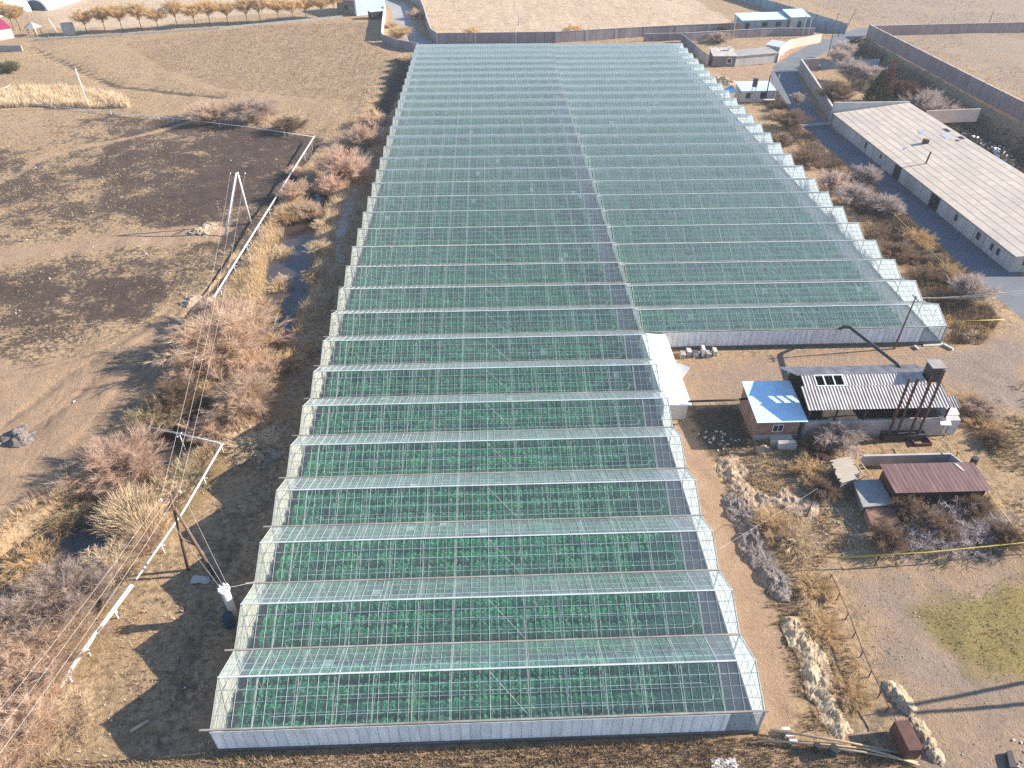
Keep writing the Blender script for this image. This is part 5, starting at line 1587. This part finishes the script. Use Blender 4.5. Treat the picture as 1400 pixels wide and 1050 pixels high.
for (a, b) in (((1166, 628), (1182, 652)), ((1172, 626), (1190, 650))):
    MB().beam(at(*a, 1.5), at(*b, 1.2), 0.1).build('rail', M['log'], lad)
for k in range(5):
    t = (k + 0.5) / 5
    MB().beam(at(1166, 628, 1.5).lerp(at(1182, 652, 1.2), t), at(1172, 626, 1.5).lerp(at(1190, 650, 1.2), t), 0.06).build('rung', M['log'], lad)
MB().beam(at(1169, 627, 0), at(1169, 627, 1.5), 0.08).build('leg', M['log'], lad); MB().beam(at(1186, 651, 0), at(1186, 651, 1.2), 0.08).build('leg', M['log'], lad)
for i, (px, py, w) in enumerate(((1066, 604, 2.4), (1074, 612, 2.0))):
    q = at(px, py)
    mb = MB().prism([(q.x - w / 2, q.y - .5), (q.x + w / 2, q.y - .45), (q.x + w / 2, q.y + .35), (q.x - w / 2 + .1, q.y + .4)], -0.1, [0.7, 0.75, 0.85, 0.8])
    whole('concrete_block', mb, M['paleconcrete'], ['upper pale concrete block in front of the blue roofed house', 'lower pale concrete block in front of the blue roofed house'][i], 'block', 'concrete blocks under the blue roofed house')
for (px, py, i) in ((1042, 617, 0),):
    q = at(px, py)
    heap('stone_heap', [(q.x - 0.3, q.y), (q.x + 0.4, q.y)], 0.9, 0.9, M['sand_heap'], 'small sandy stone heap left of the concrete blocks', 'heap', 60)
fr2 = thing('fire_pit', 'rusty square frame on the grass below the boiler shed stacks', 'frame', tuple(at(1258, 605)))
q = at(1258, 605)
for (a, b, c_, d) in ((-1, 1, -.6, -.5), (-1, 1, .5, .6), (-1, -.9, -.497, .497), (.9, 1, -.497, .497)):
    MB().box(q.x + a, q.x + b, q.y + c_, q.y + d, -0.1, 0.35).build('rim', M['rust'], fr2)
# crates / scrap beside the right glasshouse front
for i, (px, py, w, h, mt) in enumerate(((933, 488, 0.7, 0.7, 'concrete'), (941, 485, 0.6, 0.8, 'plaster'), (950, 486, 0.7, 0.6, 'paleconcrete'), (960, 485, 0.35, 1.2, 'whitepaint'), (968, 487, 0.6, 0.7, 'concrete'), (976, 485, 0.5, 0.9, 'paleconcrete'))):
    q = at(px, py)
    mb = MB().prism([(q.x - w / 2, q.y - .5), (q.x + w / 2, q.y - .45), (q.x + w / 2, q.y + .4), (q.x - w / 2, q.y + .45)], -0.05, [h, h * .9, h, h * 1.05])
    whole('scrap_block', mb, M[mt], '%s scrap block from the left in the row before the right glasshouse wall' % ORD[i], 'scrap', 'scrap in front of the right glasshouse')
for i, (a, b) in enumerate((((1290, 471), (1303, 478)), ((1250, 473), (1256, 478)))):
    whole('kerb_stone', MB().beam(at(*a, 0.12), at(*b, 0.12), 0.35, 0.3), M['paleconcrete'], ['longer pale kerb stone lying at the right glasshouse corner', 'short pale kerb stone lying left of the glasshouse corner'][i], 'kerb stone')
whole('concrete_slab', MB().prism([at(1262, 474)[:2], at(1290, 473)[:2], at(1288, 469)[:2], at(1262, 470)[:2]], -0.1, 0.12), M['paleconcrete'], 'pale flat slab at the foot of the right glasshouse wall', 'slab')

# long barn
bn = thing('long_barn', 'long pale barn with a wide grey sheet roof at the right edge', 'barn', (90, 132, 0))
MB().prism([(81.6, 96.6), (98.4, 96.6), (98.4, 168), (81.6, 168)], 0, [2.75, 4.8, 4.8, 2.75]).build('wall', M['barnwall'], bn)
rf = MB().slab((81.0, 96.0, 3.0), (98.7, 96.0, 5.15), (98.7, 168.3, 5.15), (81.0, 168.3, 3.0), 0.14).build('roof', M['barnroof'], bn)


def roof_z(x): return 3.0 + (x - 81.0) / 17.7 * 2.15


MB().box(81.0, 98.9, 168.32, 168.75, 0, 5.3).build('end_parapet', M['plaster'], bn)
for (x, y, w_, l_) in ((97.0, 148.0, 0.9, 2.0), (97.5, 143.2, 0.8, 1.6), (96.2, 142.4, 0.6, 1.0)):
    MB().slab((x, y, roof_z(x) + .03), (x + w_, y, roof_z(x + w_) + .03), (x + w_, y + l_, roof_z(x + w_) + .03), (x, y + l_, roof_z(x) + .03), 0.02).build('roof_hole', M['void'], rf)
for (x, y, w_, l_) in ((95.0, 144.5, 1.2, 2.2), (92.0, 148.5, 1.0, 1.8), (85.3, 141.5, 0.7, 0.9)):
    MB().slab((x, y, roof_z(x) + .05), (x + w_, y + .3, roof_z(x + w_) + .25), (x + w_ + .2, y + l_, roof_z(x + w_) + .3), (x + .1, y + l_, roof_z(x) + .06), 0.03).build('loose_sheet', M['whiteroof'], rf)
MB().tube([(85.8, 133.8, roof_z(85.8) - .1), (86.0, 133.8, roof_z(85.8) + 2.3)], 0.16, 8).build('flue', M['rust'], bn)
MB().box(90.0, 90.9, 143.2, 144.2, roof_z(90) - .1, roof_z(90) + 0.85).build('vent_box', M['rust'], bn)
for (px, py, w_, h0, h1) in ((1183, 200, 1.0, 0.9, 2.4), (1203, 216, 0.8, 1.2, 2.3), (1223, 236, 2.6, 0.0, 2.6), (1274, 277, 3.0, 0.0, 2.6), (1304, 300, 1.0, 1.0, 2.3), (1338, 323, 1.2, 0.9, 2.3), (1358, 337, 0.9, 0.9, 2.2), (1366, 344, 0.9, 0.9, 2.2)):
    y = 0.5 * (at(px, py, 1.5).y * 81.6 / max(1, at(px, py, 1.5).x) + at(px, py, 1.5).y)
    if h0 > 0:
        wdw = MB().box(81.52, 81.598, y - w_ / 2, y + w_ / 2, h0, h1).build('window', M['plaster'], bn)
        MB().box(81.5, 81.518, y - w_ / 2 + .1, y + w_ / 2 - .1, h0 + .1, h1 - .1).build('pane', M['void'], wdw)
    else:
        MB().box(81.54, 81.598, y - w_ / 2, y + w_ / 2, 0.02, h1).build('doorway', M['void'], bn)
wdw = MB().box(83.0, 85.2, 96.52, 96.598, 1.2, 2.4).build('window', M['plaster'], bn)
MB().box(83.1, 85.1, 96.5, 96.518, 1.3, 2.3).build('pane', M['void'], wdw)
whole('road_bar', MB().beam((82.0, 168.6, 0.5), (71.5, 166.8, 0.4), 0.25, 0.5), M['paleconcrete'], 'low pale bar across the road at the far barn corner', 'barrier')
# wall behind the barn
whole('yard_wall', MB().prism([at(1262, 168)[:2], at(1335, 165)[:2], (at(1335, 165).x, at(1335, 165).y + .3), (at(1262, 168).x, at(1262, 168).y + .3)], -0.2, 2.8), M['beigewall'], 'short beige wall standing right of the far end of the barn', 'wall')


def wall_line(name, label, pts, h, th, mat, cap=None, post=None, post_mat='concrete', cat='wall'):
    o = thing(name, label, cat, (pts[0][0], pts[0][1], 0))
    mb, cpb = MB(), MB()
    for i in range(len(pts) - 1):
        a, b = Vector((*pts[i], 0)), Vector((*pts[i + 1], 0))
        d = (b - a).normalized()
        b2 = b - d * 0.003 if i < len(pts) - 2 else b
        mb.beam(a + Vector((0, 0, h / 2 - 0.2)), b2 + Vector((0, 0, h / 2 - 0.2)), th, h + 0.4)
        if cap: cpb.beam(a + Vector((0, 0, h + 0.05)), b2 + Vector((0, 0, h + 0.05)), th + 0.12, 0.09)
        if post:
            n = max(1, int((b - a).length / post))
            for k in range(n):
                q = a + (b - a) * (k / n)
                MB().beam((q.x, q.y, -0.2), (q.x, q.y, h + 0.12), th + 0.16, th + 0.16).build('post', M[post_mat], o)
    mb.build('wall_panels', M[mat], o)
    if cap: cpb.build('coping', M[cap], o)
    return o


wall_line('perimeter_wall', 'long pink brown precast wall running down the right of the dark yard', [(131.2, 262.0), (130.6, 226), (129.8, 190), (129.6, 165), (129.4, 120), (129.4, 90)], 3.6, 0.25, 'tuffpanels', 'paleconcrete', 7.0, 'pinkwall')
wall_line('perimeter_wall', 'precast wall across the top right corner behind the far yard', [(131.4, 262.4), (160, 264.5), (200, 267), (240, 268)], 3.2, 0.25, 'tuffpanels', 'paleconcrete', 6.0, 'concrete')
wall_line('roadside_wall', 'dark stone wall along the shaded road from the barn corner up', [at(1092, 97)[:2], at(1112, 128)[:2], at(1138, 172)[:2]], 3.2, 0.35, 'pinkwall', 'paleconcrete')
wall_line('roadside_wall', 'pink wall piece with a dark gap behind the top of the roadside wall', [at(1093, 96)[:2], at(1118, 95)[:2]], 3.0, 0.3, 'tuffpanels', 'paleconcrete')
wall_line('yard_fence', 'thin dark fence crossing the dark yard at top right', [at(1120, 95)[:2], at(1200, 92)[:2]], 2.2, 0.15, 'bluepanels')
wall_line('perimeter_wall', 'long dark panel wall behind the far end of the glasshouses', [at(598, 60)[:2], at(650, 59.5)[:2], at(760, 58)[:2], at(880, 51)[:2], at(1010, 45)[:2]], 3.2, 0.25, 'greypanels', 'pinkwall', 9.0, 'greypole')
wall_line('perimeter_wall', 'curved dark wall along the grey road at the top centre', [at(598, 60)[:2], at(590, 54)[:2], at(585, 40)[:2], at(580, 22)[:2], at(574, 8)[:2], at(555, 0)[:2], at(520, -8)[:2]], 3.4, 0.25, 'darkwall', 'paleconcrete')
wall_line('inner_wall', 'low dark wall from the far end of the right glasshouse toward the beige wall', [at(880, 57)[:2], at(935, 56)[:2], at(1000, 52)[:2], at(1060, 49)[:2], at(1112, 49)[:2]], 2.4, 0.2, 'greypanels', 'paleconcrete', 9.0, 'pinkwall')
wall_line('inner_wall', 'dark wall beside the last right roof spans, ending at the stone house', [at(931, 58)[:2], at(948, 72)[:2], at(968, 90)[:2]], 2.6, 0.25, 'greypanels')
wall_line('beige_wall', 'sunlit beige wall curving above the dirt road by the stone house', [at(1062, 86)[:2], at(1066, 74)[:2], at(1080, 66)[:2], at(1121, 58)[:2]], 2.6, 0.25, 'beigewall', 'paleconcrete')
wall_line('sheet_fence', 'blue grey sheet fence with a pale stretch at the far right of the sheds', [at(1102, 38)[:2], at(1155, 46)[:2]], 3.0, 0.12, 'bluepanels', None, 6.0, 'darkmetal', 'fence')
wall_line('sheet_fence', 'long blue grey fence running up from the far sheds to the top edge', [at(1155, 45)[:2], at(1060, 15)[:2], at(985, -6)[:2]], 3.0, 0.12, 'bluepanels', None, 8.0, 'darkmetal', 'fence')
wall_line('retaining_wall', 'white and dark retaining wall beside the grey road at the top', [at(527, 14)[:2], at(524, 40)[:2], at(523, 56)[:2]], 2.6, 0.4, 'whitepaint')
wall_line('retaining_wall', 'dark retaining wall in front of the orange bush at the glasshouse corner', [at(523, 58)[:2], at(545, 66)[:2], at(572, 71)[:2]], 2.6, 0.4, 'darkwall')  # dark material paints the shade on this stretch of the wall
wall_line('kerb_wall', 'low pale roadside kerb wall under the row of orange trees', [at(48, 56)[:2], at(150, 50)[:2], at(300, 40)[:2], at(468, 24)[:2]], 0.7, 0.6, 'concrete')

# houses at the top right
def house(name, label, a, b, depth, h, rise, wallm, roofm, wins=(), roof_over=0.3, cat='house', corr=False):
    """front edge a-b (left to right as seen), depth goes away from the viewer; one-slope roof falling to the front"""
    a, b = Vector((a[0], a[1], 0)), Vector((b[0], b[1], 0))
    u = (b - a).normalized(); v = Vector((-u.y, u.x, 0))
    o = thing(name, label, cat, a + (b - a) / 2)
    c, d = b + v * depth, a + v * depth
    MB().prism([a[:2], b[:2], c[:2], d[:2]], 0, [h - .05, h - .05, h + rise - .05, h + rise - .05]).build('wall', M[wallm], o)
    o_ = roof_over
    z = Vector((0, 0, 1))
    sl_ = rise / depth
    MB().slab(a - u * o_ - v * o_ + z * (h + .12 - o_ * sl_), b + u * o_ - v * o_ + z * (h + .12 - o_ * sl_), c + u * o_ + v * o_ + z * (h + .12 + rise + o_ * sl_), d - u * o_ + v * o_ + z * (h + .12 + rise + o_ * sl_), 0.1).build('roof', M[roofm], o)
    for (t, z0, w_, hh, kind) in wins:
        q = a + (b - a) * t
        p0, p1 = q - u * w_ / 2, q + u * w_ / 2
        f = -v * 0.04
        wn = MB().prism([(p0 + f)[:2], (p1 + f)[:2], (p1 - v * 0.002)[:2], (p0 - v * 0.002)[:2]], z0, z0 + hh).build('window' if kind == 'w' else 'doorway', M['whitepaint' if kind == 'w' else 'void'], o)
        if kind == 'w':
            f2 = -v * 0.06
            MB().prism([(p0 + u * .15 + f2)[:2], (p1 - u * .15 + f2)[:2], (p1 - u * .15 - v * 0.042)[:2], (p0 + u * .15 - v * 0.042)[:2]], z0 + .15, z0 + hh - .15).build('pane', M['void'], wn)
    return o


s1 = house('stone_house', 'grey stone house with a pale roof and one white framed window', at(974, 91)[:2], at(1004, 91)[:2], 6.0, 2.9, 0.9, 'rubblestone', 'asbestos', [(0.72, 0.9, 1.4, 1.4, 'w')])
q = s1.location
MB().box(q.x + 1.6, q.x + 2.3, q.y + 3.5, q.y + 4.2, 3.2, 4.6).build('chimney', M['whitepaint'], s1)
house('long_annex', 'long pale annex continuing the stone house to the right', at(1004.5, 91)[:2], at(1060, 86)[:2], 5.0, 2.8, 0.4, 'plaster', 'concrete')
house('gate_shed', 'small white roofed shed between the annex and the beige wall', at(1046, 73)[:2], at(1064, 77)[:2], 3.0, 2.6, 0.8, 'plaster', 'whiteroof', cat='shed')
h2 = house('roadside_hut', 'hut with pale white blue roof beside the right edge of the glasshouse', at(1012, 140)[:2], at(1056, 139)[:2], 5.0, 2.8, 0.8, 'plaster', 'paleblue', [(0.22, 1.0, 1.4, 1.3, 'd'), (0.68, 0.9, 1.7, 1.5, 'd')], cat='hut')
q = h2.location
MB().slab((q.x - 8.2, q.y + 0.3, 1.9), (q.x - 5.6, q.y - 0.2, 2.7), (q.x - 5.6, q.y + 4.8, 3.0), (q.x - 7.6, q.y + 4.6, 2.0), 0.05).build('awning', M['bluetarp'], h2)
for (dx, dy) in ((-8.1, 0.4), (-7.5, 4.5)):
    MB().beam((q.x + dx, q.y + dy, 0), (q.x + dx, q.y + dy, 1.9), 0.1).build('awning_post', M['darkmetal'], h2)
for dx in (2.0, 4.3):
    MB().tube([(q.x + dx, q.y - 0.6, 0), (q.x + dx, q.y - 0.6, 6.6 if dx < 3 else 6.9)], 0.16 if dx < 3 else 0.1, 8).build('stove_pipe', M['darkmetal' if dx < 3 else 'greypole'], h2)
tk = thing('water_tank', 'dark water tank on a frame in front of the white blue hut roof', 'tank', (q.x - 1.6, q.y - 0.9, 0))
MB().tube([(q.x - 1.6, q.y - 0.9, 4.1), (q.x - 1.6, q.y - 0.9, 6.0)], 0.65, 14).build('tank', M['darkmetal'], tk)
for (dx, dy) in ((-.5, -.4), (.5, -.4), (-.5, .4), (.5, .4)):
    MB().beam((q.x - 1.6 + dx, q.y - 0.9 + dy, 0), (q.x - 1.6 + dx * .8, q.y - 0.9 + dy * .8, 4.1), 0.1).build('leg', M['greypole'], tk)
bt = thing('work_table', 'rough table standing before the door of the white blue hut', 'table', (q.x + 2.6, q.y - 1.8, 0))
MB().box(q.x + 1.2, q.x + 4.0, q.y - 2.3, q.y - 1.3, 1.0, 1.12).build('top', M['paleconcrete'], bt)
for dx in (1.3, 3.9): MB().beam((q.x + dx, q.y - 1.8, 0), (q.x + dx, q.y - 1.8, 1.0), 0.1).build('leg', M['wood'], bt)
house('far_shed', 'long far shed with pale blue roof above the inner wall', at(1013, 41)[:2], at(1075, 39)[:2], 7.0, 3.0, 1.0, 'bluepanels', 'paleblue', [(0.12, 0, 1.5, 2.2, 'd'), (0.5, 0.8, 2, 1.5, 'd'), (0.8, 0.8, 2, 1.5, 'd')], cat='shed')
house('far_shed', 'shorter far shed with pale roof right of the long blue one', at(1079, 39)[:2], at(1104, 38)[:2], 7.0, 3.6, 1.2, 'plaster', 'paleblue', [(0.5, 0.0, 1.4, 2.2, 'd')], cat='shed')
# top centre: pale blue building
bb = house('blue_building', 'pale blue sheet building behind the orange tree row at the top edge', at(488, 22)[:2], at(528, 18)[:2], 14.0, 6.0, 1.5, 'paleblue', 'whiteroof', [], cat='building')
q = at(455, 20)
house('side_wing', 'stone wing in shade left of the pale blue building', at(462, 18)[:2], at(487, 21)[:2], 12.0, 5.0, 1.0, 'rubblestone', 'whiteroof', [(0.5, 1.6, 1.5, 1.5, 'd')], cat='building')
house('bus_shelter', 'tiny shelter with a blue flat roof at the bridge end', at(508, 27)[:2], at(526, 25)[:2], 3.0, 2.6, 0.2, 'void', 'paleblue', cat='shelter')


def tunnel(label, a, b, w, h):
    a, b = Vector((*a, 0)), Vector((*b, 0))
    u = (b - a).normalized(); v = Vector((-u.y, u.x, 0))
    o = thing('film_tunnel', label, 'polytunnel', a)
    n = 12
    prof = [(math.cos(math.pi * k / n) * w / 2, math.sin(math.pi * k / n) * h) for k in range(n + 1)]
    mb = MB()
    vs = [a + v * x + Vector((0, 0, z)) for x, z in prof] + [b + v * x + Vector((0, 0, z)) for x, z in prof]
    mb.add(vs, [(k, k + 1, n + 2 + k, n + 1 + k) for k in range(n)] + [tuple(range(n, -1, -1)), tuple(range(n + 1, 2 * n + 2))])
    mb.build('cover', M['film_tunnel'], o, False)
    d = u * -0.05
    MB().add([a + d + v * x * .8 + Vector((0, 0, z * .8)) for x, z in prof], [tuple(range(n, -1, -1))]).build('end_opening', M['bluedrum'], o)
    return o


tunnel('white film tunnel with a dark open end at the top left edge', at(28, 13)[:2], at(-60, 30)[:2], 13, 5.5)
tunnel('smaller white film tunnel right of the first one at the top left', at(50, 14)[:2], at(95, 0)[:2], 10, 4.5)
tunnel('farthest white film tunnel at the very top of the left side', at(70, 4)[:2], at(150, -14)[:2], 10, 4.0)
ch = house('crimson_house', 'house with crimson roof cut by the upper left edge', at(-30, 60)[:2], at(20, 52)[:2], 9.0, 3.2, 2.2, 'plaster', 'magenta', cat='house')
whole('low_wall', MB().beam(at(-20, 66, 0.8), at(30, 66, 0.8), 0.5, 1.8), M['concrete'], 'low grey wall below the crimson roofed house', 'wall')
gzb = thing('gazebo', 'small grey gazebo with a pointed roof right of the crimson roof', 'gazebo', tuple(at(49, 48)))
q = at(49, 48)
for a in range(6):
    MB().beam((q.x + 2.2 * math.cos(a * 1.047), q.y + 2.2 * math.sin(a * 1.047), 0), (q.x + 2.2 * math.cos(a * 1.047), q.y + 2.2 * math.sin(a * 1.047), 2.5), 0.15).build('post', M['darkmetal'], gzb)
ring = [(q.x + 3 * math.cos(a * 1.047), q.y + 3 * math.sin(a * 1.047), 2.5) for a in range(6)]
MB().add(ring + [(q.x, q.y, 4.3)], [(a, (a + 1) % 6, 6) for a in range(6)]).build('roof', M['concrete'], gzb)
q = at(96, 47)
whole('storage_tank', MB().tube([(q.x, q.y, 0), (q.x, q.y, 3.2), (q.x, q.y, 3.5)], 2.0, 16), M['asbestos'], 'pale upright tank at the left end of the orange tree row', 'tank')
q = at(4, 121)
whole('white_board', MB().slab(A3(3, 124, 0.1), A3(14, 119, 0.5), A3(15, 116, 1.6), A3(5, 121, 1.2), 0.1), M['whitepaint'], 'white board leaning in the grass at the far left edge', 'board')

# ------------------------------------------------------------------ lower right things
rb = thing('rusty_box', 'rusty iron box on legs at the end of the wire fence', 'box', tuple(at(1236, 1022)))
q = at(1236, 1022)
ang = math.atan2(at(1216, 990).y - q.y, at(1216, 990).x - q.x)
u = Vector((0.0, 1, 0)); v = Vector((1, 0, 0))
MB().prism([(q.x - .55, q.y - .9), (q.x + .55, q.y - .9), (q.x + .5, q.y + 1.3), (q.x - .6, q.y + 1.3)], 0.15, 1.5).build('body', M['rust'], rb)
MB().beam((q.x + .5, q.y - 1.0, 0.9), (q.x + .9, q.y - 0.8, 1.7), 0.1).build('handle', M['darkmetal'], rb)
for (dx, dy) in ((-.4, -.8), (.4, -.8), (-.45, 1.1), (.35, 1.1)):
    MB().beam((q.x + dx, q.y + dy, -0.1), (q.x + dx, q.y + dy, 0.15), 0.1).build('leg', M['darkmetal'], rb)
for i, (a, b, r1) in enumerate((((1052, 999), (1252, 1031), 0.1), ((1040, 1013), (1250, 1029), 0.09), ((1110, 1020), (1256, 1040), 0.1), ((1170, 1022), (1258, 1044), 0.08))):
    p0, p1 = at(*a, 0.35), at(*b, 0.35)
    p0.z = gz(p0.x, p0.y) + 0.5; p1.z = gz(p1.x, p1.y) + 0.3
    m_ = p0.lerp(p1, 0.5); m_.y += 0.12
    whole('log', MB().tube([p0, m_, p1], r1, 7, r1 * 0.7), M['log'], ['topmost long stripped log lying before the rusty box', 'second long stripped log, crossing under the topmost log', 'third stripped log with its end at the rusty box', 'shortest stripped log, nearest the bottom edge'][i], 'log', 'stripped logs at the lower right', True)
q = at(1080, 1010)
ct = thing('brick_pallet', 'white and red pile of bricks under the long logs', 'brick pile', (q.x, q.y, gz(q.x, q.y)))
for k in range(6):
    t = k / 5
    p = at(1073, 1000).lerp(at(1086, 1020), t)
    g = gz(p.x, p.y)
    MB().box(p.x - .28, p.x + .28, p.y - .11, p.y + .11, g - .05, g + .5 + 0.05 * math.sin(k * 2)).build('brick', M['brick'] if k % 2 else M['whitepaint'], ct)
for i, (px, py, r_, mt) in enumerate(((1137, 1030, 0.34, 'bluedrum'), (1114, 1025, 0.26, 'darkmetal'))):
    q = at(px, py)
    g = gz(q.x, q.y)
    o = thing('drum', ['open dark blue drum below the long logs', 'small dark bucket left of the blue drum'][i], 'drum', (q.x, q.y, g))
    MB().tube([(q.x, q.y, g - .05), (q.x, q.y, g + .75)], r_, 16).build('body', M[mt], o)
    MB().tube([(q.x, q.y, g + .752), (q.x, q.y, g + .8)], r_ * 0.9, 16).build('opening', M['void'], o)
# fence line with posts and rail
fpts = [at(1137, 785, 0.9), at(1160, 838, 0.9), at(1180, 890, 0.9), at(1205, 945, 0.9), at(1226, 988, 0.9)]
fo = thing('wire_fence', 'thin fence of low posts and one rail from the yellow pipe to the rusty box', 'fence', (fpts[0].x, fpts[0].y, 0))
MB().tube(fpts, 0.045, 6).build('rail', M['rust'], fo)
for i in range(len(fpts) - 1):
    for t in (0.0, 0.5):
        q = fpts[i].lerp(fpts[i + 1], t)
        MB().beam((q.x, q.y, gz(q.x, q.y) - .2), (q.x, q.y, 0.9), 0.07).build('post', M['rust'], fo)
q = at(1400, 1035)
whole('shadow_bar', MB().prism([at(1374, 1030)[:2], at(1378, 1052)[:2], at(1388, 1052)[:2], at(1381, 1028)[:2]][::1], -0.1, 0.35), M['darkmetal'], 'dark bar in place of a pole shadow at the lower right corner', 'shadow stand-in')  # low dark solid laid where only a pole's shadow falls
litter('rubble', PX((1385, 1005), (1450, 1005), (1450, 1050), (1390, 1050)), 90, 0.06, 0.3, M['paleconcrete'], 14)
q = at(192, 992)
whole('white_plank', MB().beam(A3(178, 1000, 0.1), A3(203, 985, 0.1), 0.25, 0.08), M['log'], 'pale plank lying in the shade at the lower left of the glasshouse', 'plank')
q = at(145, 780)
for i, (px, py, mt, lb) in enumerate(((130, 783, 'bluedrum', 'blue bag of rubbish beside the purple grey bush'), (155, 777, 'whitepaint', 'white bag of rubbish beside the purple grey bush'), (275, 792, 'greypole', 'pale stone at the foot of the wooden pole strut'))):
    q = at(px, py)
    heap('rubbish_bag' if i < 2 else 'stone', [(q.x - .35, q.y), (q.x + .35, q.y)], 0.55, 0.6, M[mt], lb, 'rubbish bag' if i < 2 else 'stone', 70 + i)

# ------------------------------------------------------------------ light, air, camera
az, el = math.atan2(0.995, 0.095), R(24.5)
sd = Vector((math.sin(az) * math.cos(el), math.cos(az) * math.cos(el), math.sin(el)))
L = bpy.data.lights.new('sun', 'SUN')
L.energy = 5.0; L.angle = R(0.6); L.color = (1.0, 0.9, 0.76)
so = bpy.data.objects.new('sun', L); col.objects.link(so)
so.rotation_euler = sd.to_track_quat('Z', 'Y').to_euler()
so.location = (80, 20, 80)
w = bpy.data.worlds.new('World'); sc.world = w; w.use_nodes = True
nt = w.node_tree; nt.nodes.clear()
sky = nt.nodes.new('ShaderNodeTexSky'); sky.sky_type = 'NISHITA'; sky.sun_disc = False
sky.sun_elevation = el; sky.sun_rotation = az; sky.altitude = 1000; sky.air_density = 1.0; sky.dust_density = 0.4; sky.ozone_density = 3.0
bg = nt.nodes.new('ShaderNodeBackground'); bg.inputs['Strength'].default_value = 0.11
wo = nt.nodes.new('ShaderNodeOutputWorld')
nt.links.new(sky.outputs[0], bg.inputs['Color']); nt.links.new(bg.outputs[0], wo.inputs['Surface'])

def haze_mat():
    t = NT('haze_air')
    v = t.n('ShaderNodeVolumePrincipled')
    v.inputs['Color'].default_value = (0.86, 0.92, 1.0, 1)
    v.inputs['Density'].default_value = 0.0002
    v.inputs['Anisotropy'].default_value = 0.1
    t.l(v.outputs[0], t.out.inputs['Volume'])
    return t.m


tag(MB().box(-2700, 2700, -500, 3300, -8, 62).build('haze', haze_mat()), kind='stuff')

cd = bpy.data.cameras.new('camera'); co = bpy.data.objects.new('camera', cd); col.objects.link(co)
cd.sensor_fit = 'HORIZONTAL'; cd.sensor_width = 36.0; cd.lens = 36.0 * F / 1400
cd.clip_start = 0.5; cd.clip_end = 6000
co.location = (0, 0, CAMH)
co.rotation_euler = (math.pi / 2 - PITCH, 0, -YAW)
sc.camera = co
sc.render.engine = 'CYCLES'
sc.cycles.transparent_max_bounces = 24
sc.cycles.max_bounces = 8
sc.cycles.use_denoising = False
sc.view_settings.view_transform = 'Standard'
sc.view_settings.look = 'None'
sc.view_settings.gamma = 1.0
sc.view_settings.exposure = 1.38
